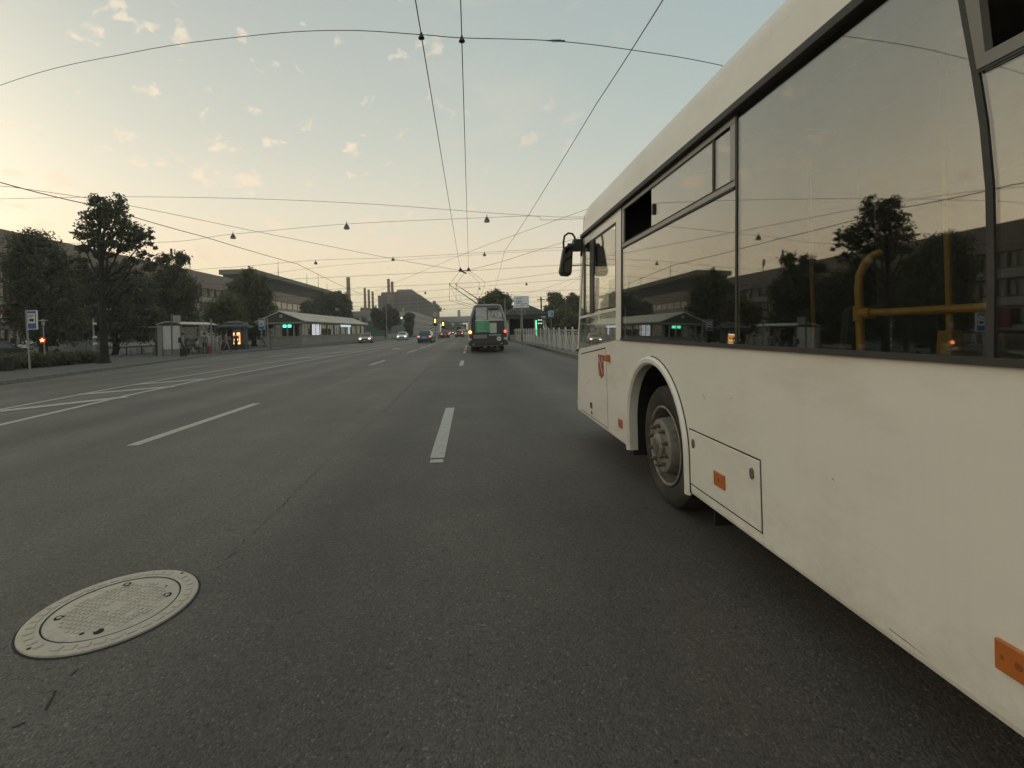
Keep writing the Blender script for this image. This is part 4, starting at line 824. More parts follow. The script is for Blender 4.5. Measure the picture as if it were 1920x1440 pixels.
P(MB().box(-.6, .7, 3.2, 6.5, 2.98, 3.2), 'roof_box', tgrey, tb, bevel=.05)
CT = at(843, 533, 45), at(855, 533, 45)
for k, c in enumerate(CT):
    P(MB().tube([(-.45+k*.5, 1.2, 3.02), (c.x-1.1, c.y-TY, c.z-.05)], [.045, .022], 7), 'trolley_pole', tdark, tb); P(MB().tube([(c.x-1.1, c.y-TY, c.z-.05), (c.x-1.1, c.y-TY+.25, c.z+.06)], .05, 6), 'contact_shoe', tdark, tb)
    P(MB().tube([(c.x-1.1, c.y-TY, c.z-.1), (c.x-1.08, c.y-TY-2, c.z-1.6), (-.45+k*.5, .1, 2.7)], .012, 4), 'pole_rope', tdark, tb)

# ================================================================== CARS
cglass = glass('car_glass', (.06, .06, .055), 1.9, .0, .6)
ctyre = mat('car_tyre', (.016, .016, .015), .9); crim = mat('car_rim', (.20, .20, .19), .4, metal=.5)
head_on = lamp('headlamp_lit', (1., .93, .80), 4.0); head_off = mat('headlamp_glass', (.5, .5, .47), .1, var=.02); tail_on = lamp('tail_lamp_lit', (1., .16, .12), 2.4); tail_off = mat('tail_lamp_glass', (.22, .02, .02), .15); plate_m = mat('plate_white', (.55, .55, .53), .6)
def car(label, loc, rz, col, hatch=False, W=1.78, Hh=1.46, Ln=4.4, heads=False, tails=False, name='car', detail=True, metal=.35, cat='car', fog=False):
    c = thing(name, label, cat, loc, rz); pm_ = mat('car_paint_'+label.split()[0]+label.split()[1], col, .28, metal=metal, var=.05, coat=.6); w2_, l2 = W/2, Ln/2
    prof_ = [(-l2, .30), (-l2-.02, .62), (-l2+.06, .94), (-l2+.55, 1.00), (.9, .97), (l2-.35, .80), (l2-.08, .66), (l2, .45), (l2-.05, .24), (-l2+.05, .22)]
    rings = []
    for s, k in ((-1, .86), (-1, 1.), (1, 1.), (1, .86)):
        x = s*(w2_ if k == 1. else w2_*1.0)
        rings.append([(s*(w2_-(.10 if k < 1 else 0.)) if False else s*(w2_*(k if k == 1 else 1.0))-s*(0 if k == 1 else -.0), y, z) for y, z in prof_])
    body = MB(); xs = [(-w2_, .0), (-w2_+.10, .06), (w2_-.10, .06), (w2_, .0)]
    body.loft([[(x, y*(1-.05*(1-e/.06)) , .22+(z-.22)*(.94+e)) for y, z in prof_] for x, e in xs]); P(body, 'body', pm_, c, smooth=True, bevel=.04)
    yb0, yb1, yr0, yr1 = (-l2+.12, .95, -l2+.55, .1) if hatch else (-l2+.55, 1.0, -.95, .15)
    zb_, zt_ = .95, Hh; a, b = w2_-.08, w2_-.26
    Bq = [Vector((-a, yb0, zb_)), Vector((a, yb0, zb_)), Vector((a, yb1, zb_)), Vector((-a, yb1, zb_))]; Tq = [Vector((-b, yr0, zt_)), Vector((b, yr0, zt_)), Vector((b, yr1, zt_)), Vector((-b, yr1, zt_))]
    P(MB().loft([Bq, [p.lerp(q, .93) for p, q in zip(Bq, Tq)], [Vector((q.x*.9, q.y*.96-.0, zt_+.035)) for q in Tq]]), 'cabin', pm_, c, bevel=.04)
    def pn(i, j, nm, s0=.06, s1=.94, t0=.10, t1=.86):
        A_, B_, C_, D_ = Bq[i], Bq[j], Tq[j], Tq[i]; f_ = lambda s, t: (A_.lerp(B_, s)).lerp(D_.lerp(C_, s), t)
        nrm = (B_-A_).cross(D_-A_).normalized(); pts = [f_(s, t)+nrm*.02 for s, t in ((s0, t0), (s1, t0), (s1, t1), (s0, t1))]; P(MB().add(pts+[p-nrm*.01 for p in pts], [(0, 1, 2, 3), (7, 6, 5, 4), (0, 1, 5, 4), (1, 2, 6, 5), (2, 3, 7, 6), (3, 0, 4, 7)]), nm, cglass, c)
    pn(0, 1, 'rear_window'); pn(2, 3, 'windscreen')
    for i, j in ((1, 2), (3, 0)): pn(i, j, 'side_window', .08, .46); pn(i, j, 'side_window', .52, .90)
    for sx in (-1, 1):
        for y in (-Ln*.30, Ln*.305):
            wv = P(MB().lathe([(.19, -.1), (.31, -.09), (.325, 0), (.31, .09), (.19, .1)], 20, 'X', (sx*(w2_-.09), y, .32)), 'wheel', ctyre, c, smooth=True); P(MB().lathe([(.19, sx*.015), (.15, sx*.02), (.0001, sx*.03)], 16, 'X', (sx*w2_, y, .32)), 'rim', crim, wv)
            P(MB().lathe([(.375, sx*.004), (.0001, sx*.005)], 20, 'X', (sx*w2_, y, .36), caps=False), 'wheel_arch', dark, c)
        P(MB().cb((sx*(w2_-.24), l2-.13, .66), (.30, .16, .12)), 'headlamp', head_on if heads else head_off, c, bevel=.03)
        P(MB().cb((sx*(w2_-.17), -l2+.04, .82), (.26, .14, .15)), 'tail_lamp', tail_on if tails else tail_off, c, bevel=.03)
        P(MB().cb((sx*(w2_+.06), .62, 1.0), (.16, .1, .12)), 'wing_mirror', pm_, c, bevel=.03)
    P(MB().cb((0, l2-.02, .52), (.95, .06, .2)), 'grille', dark, c); P(MB().cb((0, l2+.005, .40), (.52, .03, .11)), 'number_plate', plate_m, c)
    P(MB().cb((0, -l2-.02, .72), (.52, .03, .12)), 'number_plate', plate_m, c); P(MB().box(-w2_+.12, w2_-.12, -l2+.0, l2-.06, .16, .24), 'underside', under, c)
    return c
FC = math.pi
car('brass coloured saloon car oncoming with headlights lit, near the station pavilion', gnd(687, 643), FC+R(6), (.42, .29, .16), heads=True)
car('white saloon car oncoming with bright headlights', gnd(755, 637.5), FC+R(3), (.80, .80, .77), heads=True, metal=.1)
car('blue hatchback driving away with brake lights on', gnd(800, 642.5), R(-2), (.05, .105, .20), hatch=True, tails=True, Hh=1.5)
car('dark red saloon car driving away beyond the blue one', gnd(832, 634), R(12), (.16, .07, .055), tails=True)
car('small red car driving away just left of the trolleybus', gnd(862, 632.2), R(-4), (.16, .03, .022), hatch=True, tails=True, Ln=3.9, W=1.66)
car('white car turning across the road, half hidden by the trolleybus', gnd(874, 630.5), R(-62), (.60, .60, .58), hatch=True, Hh=1.6, metal=.1)
for u, v, lb_ in ((841.5, 627.2, 'far oncoming car, left one of the two bright headlight pairs'), (846.5, 627, 'far oncoming car, right one of the two bright headlight pairs'), (853.5, 626.4, 'farthest oncoming car with tiny headlights by the distant dark bus')):
    car(lb_, gnd(u, v), FC, (.12, .12, .12), heads=True)
car('silver hatchback parked behind the hedge at the left', Vector((-36.2, 41, .14)), R(168), (.42, .43, .42), hatch=True, Hh=1.52, Ln=4.0)
car('black saloon car parked at the left edge behind the hedge', Vector((-35.4, 36.5, .14)), R(128), (.022, .023, .025))
db = thing('distant_bus', 'dark city bus far ahead, left of the trolleybus', 'bus', gnd(866, 630), R(2))
P(MB().box(-1.25, 1.25, 0, 11, .35, 3.0), 'body', mat('far_bus', (.06, .065, .065), .5), db, bevel=.12); P(MB().box(-1.1, 1.1, -.03, -.01, 1.3, 2.6), 'rear_window', wg, db)
for x in (-1.05, 1.05): P(MB().cb((x, -.03, .95), (.2, .05, .25)), 'tail_lamp', tail_off, db)
for x in (-1., 1.): P(MB().lathe([(.44, -.14), (.46, 0), (.44, .14)], 16, 'X', (x, 2.5, .46)), 'wheel', tyre_m, db)

# ================================================================== RAILING
galv = mat('galvanised', (.55, .53, .475), .6, metal=.2, var=.15, scale=4)
rl = thing('pedestrian_railing', 'long grey metal railing with wavy bars along the right kerb', 'railing', (5.42, 0, .13)); rl.scale = (1, 1, 1.08)
post_m = MB().box(-.045, .045, -.045, .045, 0, 1.13).lathe([(.055, 1.13), (.06, 1.16), (.045, 1.20), (.0001, 1.22)], 10).mesh('post', galv)
bar_m = MB().tube([(0, 0, .12), (0, .05, .45), (0, -.06, .78), (0, .02, .98)], .010, 5).mesh('wavy_bar', galv); bar_n = MB().tube([(0, .0, .12), (0, -.06, .45), (0, .07, .78), (0, -.02, .98)], .010, 5).mesh('wavy_bar', galv); bar_d = MB().tube([(0, -.02, .14), (0, .42, .97)], .010, 5).mesh('slanted_bar', galv)
Y0 = 12.3
for k in range(25):
    y = Y0+k*2.0; put(post_m, 'post', rl, loc=(0, y, 0)); o = P(MB().box(-.02, .02, y+.045, y+1.955, 1.04, 1.09).box(-.015, .015, y+.045, y+1.955, .95, .98).box(-.015, .015, y+.045, y+1.955, .10, .13), 'rail', galv, rl)
    if y < 48:
        for j in range(4): put((bar_m, bar_n)[j % 2], 'wavy_bar', rl, loc=(0, y+.4+j*.4, 0))
        for j in (0, 2): put(bar_d, 'slanted_bar', rl, loc=(0, y+.5+j*.4, 0))
kb = struct(MB().box(9.5, 10.2, 10, 70, .13, .62), 'retaining_wall', basem)

# ================================================================== SIGNS, POSTS, LAMPS
blue = mat('sign_blue', (.030, .10, .30), .4, var=.06); swhite = mat('sign_white', (.66, .67, .655), .5, var=.08); polem = mat('sign_pole', (.26, .26, .235), .6, metal=.2, var=.12); sblack = mat('sign_black', (.02, .02, .022), .6)
def stop_sign(label, base, h_, w_, sh, lean=0., side=1, pole_r=.035):
    t = thing('bus_stop_sign', label, 'sign', base); P(MB().tube([(0, 0, 0), (-lean, 0, h_)], pole_r, 8), 'pole', polem, t)
    x0 = (.06 if side > 0 else -w_-.06)-lean; z1 = h_-.02; z0 = z1-sh
    b = P(MB().box(x0, x0+w_, -.03, .03, z0, z1), 'sign_plate', swhite, t); P(MB().box(x0+.025, x0+w_-.025, -.036, -.031, z0+.03, z1-.03), 'blue_field', blue, b)
    f_ = P(MB().box(x0+w_*.14, x0+w_*.86, -.042, -.037, z0+sh*.32, z1-sh*.16), 'white_field', swhite, b)
    zc = (z0+z1)/2+sh*.02; P(MB().box(x0+w_*.27, x0+w_*.73, -.047, -.043, zc-sh*.09, zc+sh*.04).box(x0+w_*.33, x0+w_*.43, -.047, -.043, zc-sh*.12, zc-sh*.09).box(x0+w_*.57, x0+w_*.67, -.047, -.043, zc-sh*.12, zc-sh*.09), 'bus_symbol', sblack, b)
    for k in range(2): P(MB().box(x0+w_*.2, x0+w_*(.6+.2*k), -.047, -.043, zc+sh*(.12+.07*k), zc+sh*(.15+.07*k)), 'route_line', sblack, b)
    return t
b1 = gnd(57, 705, PZ)
stop_sign('tall leaning bus stop sign with blue and white plate at the kerb', b1, 2.62, .38, .76, lean=.10); 
b2 = gnd(499, 656, PZ); stop_sign('blue and white bus stop sign on a thin pole left of the station pavilion', b2, 3.0, .58, 1.05, lean=.0, side=-1)
pp = thing('metal_post', 'slim grey post right beside the second bus stop sign', 'post', gnd(503, 655, PZ)); P(MB().tube([(0, 0, 0), (-.02, 0, 3.05)], .07, 8), 'shaft', polem, pp); P(MB().lathe([(.09, 3.05), (.0001, 3.1)], 8, c=(-.02, 0, 0)), 'cap', polem, pp)
la = thing('street_lamp', 'slim park lamp with a flat round hood by the hedge', 'lamp', gnd(85, 688, PZ)); P(MB().tube([(0, 0, 0), (-.05, 0, 2.25)], [.05, .03], 8), 'pole', polem, la); P(MB().lathe([(.05, 2.25), (.075, 2.3), (.06, 2.47)], 12, c=(-.05, 0, 0)), 'lamp_glass', mat('lamp_glass', (.42, .43, .42), .3), la); P(MB().lathe([(.21, 2.47), (.20, 2.49), (.03, 2.55)], 20, c=(-.05, 0, 0)), 'hood', polem, la)
ns_ = thing('neon_sign', 'small glowing red and orange sign on the park lamp pole', 'sign', gnd(85, 688, PZ)+Vector((-.06, -.08, 1.44))); rn = lamp('neon_red', (1., .16, .05), 2.6)
P(MB().prism([(.15*(1 if k % 2 == 0 else .42)*math.cos(R(90+36*k)), .12*(1 if k % 2 == 0 else .42)*math.sin(R(90+36*k))) for k in range(10)], -.02, .02, 'Y'), 'star', lamp('neon_orange', (1., .33, .14), 3.0), ns_); P(MB().lathe([(.19, .03), (.0001, .035)], 20, 'Y', caps=False), 'backing', mat('neon_back', (.25, .02, .012), .6, emit=.25, var=0), ns_)
def campost(label, base, h_):
    t = thing('camera_post', label, 'post', base); P(MB().tube([(0, 0, 0), (0, 0, h_)], [.06, .045], 8), 'pole', polem, t)
    for z in (h_*.86, h_*.55, h_*.40): P(MB().cb((.12, -.05, z), (.16, .2, .13)), 'camera_box', swhite, t, bevel=.02)
    return t
campost('thin post with white boxes beside the tall kerbside tree', gnd(177, 677, PZ), 2.85); campost('thin post with white boxes between kiosk and second bus stop sign', gnd(474.5, 649, PZ), 3.2)
bn = thing('litter_bin', 'dark green litter bin at the left edge of the pavement', 'bin', gnd(16, 697, PZ)); P(MB().lathe([(.17, .02), (.2, .62), (.21, .66), (.17, .66), (.16, .1)], 16), 'drum', mat('bin_dark', (.02, .024, .021), .6), bn, smooth=True); P(MB().lathe([(.19, .0), (.19, .03)], 16), 'base', polem, bn)
tbx = thing('utility_cabinet', 'pale grey utility cabinets behind the hedge', 'cabinet', gnd(150, 664, PZ)+Vector((-2, 2, 0))); cab = mat('cabinet_grey', (.17, .18, .175), .7, var=.15)
for k in range(3): P(MB().box(-1.1+k*1.12, -.02+k*1.12, 0, .9, .1, 1.75-.1*k), 'cabinet_box', cab, tbx, bevel=.02)
# bollards and low rail under the trees
bolm = mat('bollard_pale', (.23, .22, .20), .8)
for i, (u, v) in enumerate(((226, 669), (245, 667), (258.5, 664.5), (270, 664), (289, 663))):
    t = thing('bollard', 'short pale bollard under the trees, number %s from the tall tree' % ('one', 'two', 'three', 'four', 'five')[i], 'bollard', gnd(u, v, PZ), 0, 'bollards under the trees'); P(MB().lathe([(.12, 0), (.1, .5), (.0001, .56)], 10), 'shaft', bolm, t, smooth=True); P(MB().lathe([(.14, 0), (.14, .05)], 10), 'foot', dark, t)
g0, g1 = gnd(214, 668, PZ), gnd(285, 662, PZ)
t = thing('low_barrier', 'low dark bar barrier running behind the bollards', 'barrier', g0); dv_ = g1-g0; P(MB().tube([(-2, 1, .7), (dv_.x, dv_.y+1, .7)], .05, 6), 'bar', sblack, t)
for k in (.1, .5, .9): P(MB().tube([(dv_.x*k, dv_.y*k+1, 0), (dv_.x*k, dv_.y*k+1, .7)], .05, 6), 'leg', sblack, t)
for i, (u, v) in enumerate(((470.5, 647.5), (486, 647))):
    t = MB().lathe([(.42, 0), (.40, .14), (.32, .30), (.18, .40), (.0001, .43)], 14).build('concrete_hemisphere', bolm, smooth=True); t.location = gnd(u, v, PZ); tag(t, ('left', 'right')[i]+' one of two concrete hemisphere blocks by the second bus stop sign', 'bollard', 'concrete hemispheres')
# bus shelter
sh = thing('bus_shelter', 'bus shelter with pale curved roof and white poster panel', 'bus shelter', gnd(338, 666, PZ)); poster = mat('poster_pale', (.55, .56, .535), .6, var=.14, scale=2.5); shm = mat('shelter_metal', (.20, .20, .185), .5, metal=.2)
P(MB().box(-1.35, -.05, 0, .18, .5, 2.35), 'poster_panel', poster, sh); P(MB().box(-1.35, -.05, .02, .16, .0, .5), 'panel_base', shm, sh); P(MB().box(-1.7, -1.35, -.1, .4, 0, 2.4), 'end_panel', shm, sh)
P(MB().box(-1.62, -1.5, .2, 5.2, .3, 2.3), 'back_glass', glass('shelter_glass', (.55, .55, .52), 1.5, 0, .8), sh); P(MB().box(-1.5, -1.3, .6, 1.7, .6, 2.2), 'poster_panel', poster, sh)
arc_ = [(-1.75+1.95*k/8, 2.36+.34*math.sin(math.pi*(.12+.76*k/8))) for k in range(9)]
P(MB().loft([[(x, y, z) for x, z in arc_]+[(x, y, z-.06) for x, z in arc_[::-1]] for y in (-.15, 5.4)]), 'roof', mat('shelter_roof', (.50, .49, .43), .5, var=.1), sh, smooth=True)
for y in (.1, 2.7, 5.2):
    for x in (-1.55, .1): P(MB().tube([(x, y, 0), (x, y, 2.5)], .04, 8), 'post', shm, sh)
P(MB().box(-1.3, -.9, 1.2, 5., .42, .48), 'bench', mat('bench_wood', (.12, .09, .06), .8), sh)
for y in (1.4, 3.1, 4.8): P(MB().box(-1.2, -1.0, y, y+.06, 0, .42), 'bench_leg', shm, sh)
t = thing('vending_kiosk', 'tall dark kiosk box standing left of the bus shelter', 'kiosk', gnd(305, 666, PZ)); dkk = mat('kiosk_dark', (.016, .020, .021), .5); P(MB().box(-.62, .42, 0, 1.5, 0, 2.2), 'box', dkk, t, bevel=.03); P(MB().box(-.5, -.2, -.02, -.001, 1.2, 1.9), 'display', mat('kiosk_glass', (.06, .065, .065), .2), t); P(MB().box(-.9, .5, -.3, 1.8, 2.28, 2.36), 'roof', shm, t)
t = thing('information_sign', 'square pale plate on a brown pole in front of the bus shelter', 'sign', gnd(322.5, 667, PZ)); P(MB().tube([(0, 0, 0), (.06, 0, 3.25)], .06, 8), 'pole', mat('pole_brown', (.14, .12, .11), .7), t); P(MB().box(.16, .76, -.03, .03, 2.55, 3.12), 'plate', mat('plate_beige', (.32, .31, .27), .7), t, bevel=.03)
t = thing('lamp_post', 'grey post at the right end of the bus shelter', 'post', gnd(397.5, 662, PZ)); P(MB().tube([(0, 0, 0), (0, 0, 2.9)], .07, 8), 'shaft', polem, t); P(MB().lathe([(.1, 0), (.1, .15)], 8), 'foot', polem, t)
# kiosk
ks = thing('news_kiosk', 'dark octagonal kiosk with tiered roof and a glowing drinks display', 'kiosk', gnd(437, 655.5, PZ)+Vector((0, .5, 0)))
def octo(r_, z): return [(r_*math.cos(R(22.5+45*k)), r_*math.sin(R(22.5+45*k)), z) for k in range(8)]
P(MB().loft([octo(1.35, 0), octo(1.35, .55)]), 'base', dkk, ks); P(MB().loft([octo(1.25, .55), octo(1.25, 2.25)]), 'wall', mat('kiosk_brown', (.045, .042, .036), .5, var=.2), ks)
P(MB().loft([octo(1.85, 2.25), octo(1.8, 2.42), octo(1.25, 2.62)]), 'roof', dkk, ks); P(MB().loft([octo(1.15, 2.62), octo(1.1, 2.8), octo(.5, 3.0)]), 'roof_lantern', mat('kiosk_roof', (.05, .055, .05), .6), ks)
for k in (0, 1): P(MB().lathe([(.12, 2.42), (.16, 2.6), (.05, 2.75), (.0001, 2.95)], 8, c=(-1.5+3.0*k, -.5, 0)), 'finial_lamp', shm, ks)
ds = P(MB().box(.42, 1.12, -1.26, -1.2, .55, 1.75), 'drinks_display', lamp('display_glow', (1., .48, .14), 1.1), ks)
for z, c_ in ((.6, (1., .85, .55)), (1.0, (.9, .75, .4)), (1.62, (1., .9, .6))): P(MB().box(.45, 1.09, -1.28, -1.261, z, z+.12), 'display_shelf', lamp('shelf_%d' % int(z*100), c_, 1.8), ds)
for k in range(5): P(MB().box(.5+k*.11, .58+k*.11, -1.28, -1.261, 1.16, 1.42), 'bottle', lamp('bottle_%d' % (k % 2), ((.75, .10, .03), (.9, .4, .1))[k % 2], .9), ds)
P(MB().box(.35, 1.15, -1.24, -1.2, 1.8, 2.15), 'poster', mat('kiosk_poster', (.16, .17, .16), .5, var=.5, scale=9), ks); P(MB().box(-.5, .25, -1.3, -1.24, 1.1, 2.0), 'window', wg, ks)
# road signs right and ahead
t = thing('direction_sign', 'large white direction board on a single post above the railing', 'sign', gnd(980, 648, .13)); k_ = t.location.y/F
P(MB().tube([(0, 0, 0), (0, 0, 2.9)], .07, 8), 'pole', polem, t); P(MB().box(-.62, .62, -.03, .03, 2.75, 2.83).box(-.3, -.24, -.03, .03, 2.4, 3.0).box(.24, .3, -.03, .03, 2.4, 3.0).box(-.3, .3, -.03, .03, 2.4, 2.46), 'bracket', polem, t)
pn_ = P(MB().box(-.58, .58, -.07, -.03, 2.92, 3.82), 'board', mat('board_paper', (.80, .82, .85), .5, var=.05), t)
for x0, x1, z in ((-.42, .05, 3.62), (-.42, -.02, 3.42), (-.42, .1, 3.34), (-.42, -.1, 3.22), (-.1, .45, 3.18), (-.42, -.2, 3.04), (-.1, .22, 3.03), (.38, .5, 3.04)): P(MB().box(x0, x1, -.076, -.071, z, z+.045), 'text_line', mat('board_blue', (.16, .19, .27), .6), pn_)
t = thing('crossing_sign', 'small square blue pedestrian sign behind the railing', 'sign', (7.4, 45, .13)); zc = at(1033, 588, 45).z-.13; xc = at(1033, 588, 45).x-7.4
P(MB().tube([(xc, .04, 0), (xc, .04, zc+.3)], .03, 6), 'pole', polem, t); pn_ = P(MB().box(xc-.26, xc+.26, -.03, .0, zc-.28, zc+.28), 'plate', mat('sign_sky', (.28, .42, .58), .5), t); P(MB().prism([(xc+.02, zc-.2), (xc+.05, zc+.15), (xc+.12, zc+.05), (xc+.2, zc-.2), (xc+.1, zc-.08)], -.04, -.031, 'Y'), 'walking_figure', mat('sign_navy', (.03, .05, .09), .6), pn_)
t = thing('telegraph_pole', 'dark wooden pole behind the railing right of the direction board', 'pole', (at(1015.5, 600, 62).x, 62, .13)); P(MB().tube([(0, 0, 0), (0, 0, 5.2)], [.11, .09], 8), 'shaft', bark, t); P(MB().box(-.5, .5, -.06, .06, 4.8, 4.9), 'crossarm', bark, t)
t = thing('lamp_post', 'thin pale post between the round tree and the direction board', 'post', (at(947.5, 600, 58).x, 58, .13)); P(MB().tube([(0, 0, 0), (0, 0, 4.9)], [.09, .06], 8), 'shaft', polem, t); P(MB().tube([(0, 0, 2.7), (-.0, .3, 4.2)], .02, 5), 'stay', polem, t)
# traffic signals and priority sign
def signal(label, u, vt, Y, on, diamond=False):
    p = at(u, vt, Y); t = thing('traffic_light', label, 'traffic light', (p.x, Y, 0), 0, 'amber traffic lights'); k = Y/F; zc = p.z
    P(MB().tube([(0, .12, 0), (0, .12, zc+.9)], .09, 8), 'pole', polem, t); hd = P(MB().box(-.2, .2, -.1, .1, zc-.6, zc+.6), 'housing', sblack, t, bevel=.03)
    P(MB().box(-.33, .33, .1, .12, zc-.75, zc+.75), 'backboard', mat('backboard', (.05, .03, .02), .7), t)
    for j, z in enumerate((.36, 0, -.36)): P(MB().lathe([(.15, -.11), (.12, -.16), (.0001, -.17)], 14, 'Y', (0, 0, zc+z)), 'lens', (lamp('signal_amber', (1., .62, .14), 4.5) if j in on else dark), hd)
    return t
t = signal('amber traffic light under the diamond priority sign', 816, 603.5, 88, (0, 1)); zc = at(816, 589, 88).z
P(MB().prism([(0, zc-.5), (.42, zc), (0, zc+.42), (-.42, zc)], -.05, -.02, 'Y'), 'priority_plate', swhite, t); P(MB().prism([(0, zc-.3), (.24, zc), (0, zc+.24), (-.24, zc)], -.06, -.051, 'Y'), 'priority_centre', mat('diamond_grey', (.25, .25, .22), .5), t); P(MB().tube([(0, .1, 4.4), (0, .0, zc)], .04, 6), 'mast', polem, t)
signal('amber traffic light on the traffic island, right of the other', 831, 609, 100, (0, 1))
def chevron(label, u, v, Y):
    p = at(u, v, Y); t = thing('chevron_board', label, 'sign', (p.x, Y, 0), 0, 'chevron boards'); b = P(MB().box(-.35, .35, -.03, .03, p.z-.75, p.z+.75), 'board', swhite, t); P(MB().tube([(0, .1, 0), (0, .1, p.z)], .05, 6), 'pole', polem, t)
    for k in range(3): z = p.z-.65+k*.48; P(MB().prism([(-.33, z), (.33, z+.3), (.33, z+.5), (-.33, z+.2)], -.04, -.031, 'Y'), 'stripe', mat('chevron_blue', (.03, .05, .12), .5), b)
chevron('striped board on the island just left of the blue car', 809, 616, 90); chevron('striped board beneath the right traffic light', 830, 619, 101)
t = thing('floodlight', 'small bright white lamp in front of the pale works building', 'lamp', (at(753, 600, 230).x, 230, 0)); zc = at(753, 596, 230).z; P(MB().tube([(0, 0, 0), (0, 0, zc)], .12, 6), 'pole', polem, t); P(MB().cb((0, -.2, zc), (.5, .3, .5)), 'lamp_head', lamp('flood_white', (1., .95, .85), 4.), t)
for u, lb_ in ((686.5, 'thin dark mast left of the street tree by the factory'), (724.5, 'pale mast standing in front of the street tree')): 
    t = thing('lamp_mast', lb_, 'mast', (at(u, 600, 125).x, 125, 0)); P(MB().tube([(0, 0, 0), (0, 0, 8.5)], [.16, .09], 7), 'shaft', polem, t); P(MB().tube([(0, 0, 0), (0, 0, .5)], .25, 8), 'foot', polem, t)
t = thing('roadside_wall', 'low grey wall along the far kerb beyond the station', 'wall', (-17.5, 104, .1)); 
for k in range(8): P(MB().box(-.2, .2, k*9, k*9+8.8, 0, 1.1), 'wall_panel', basem, t)

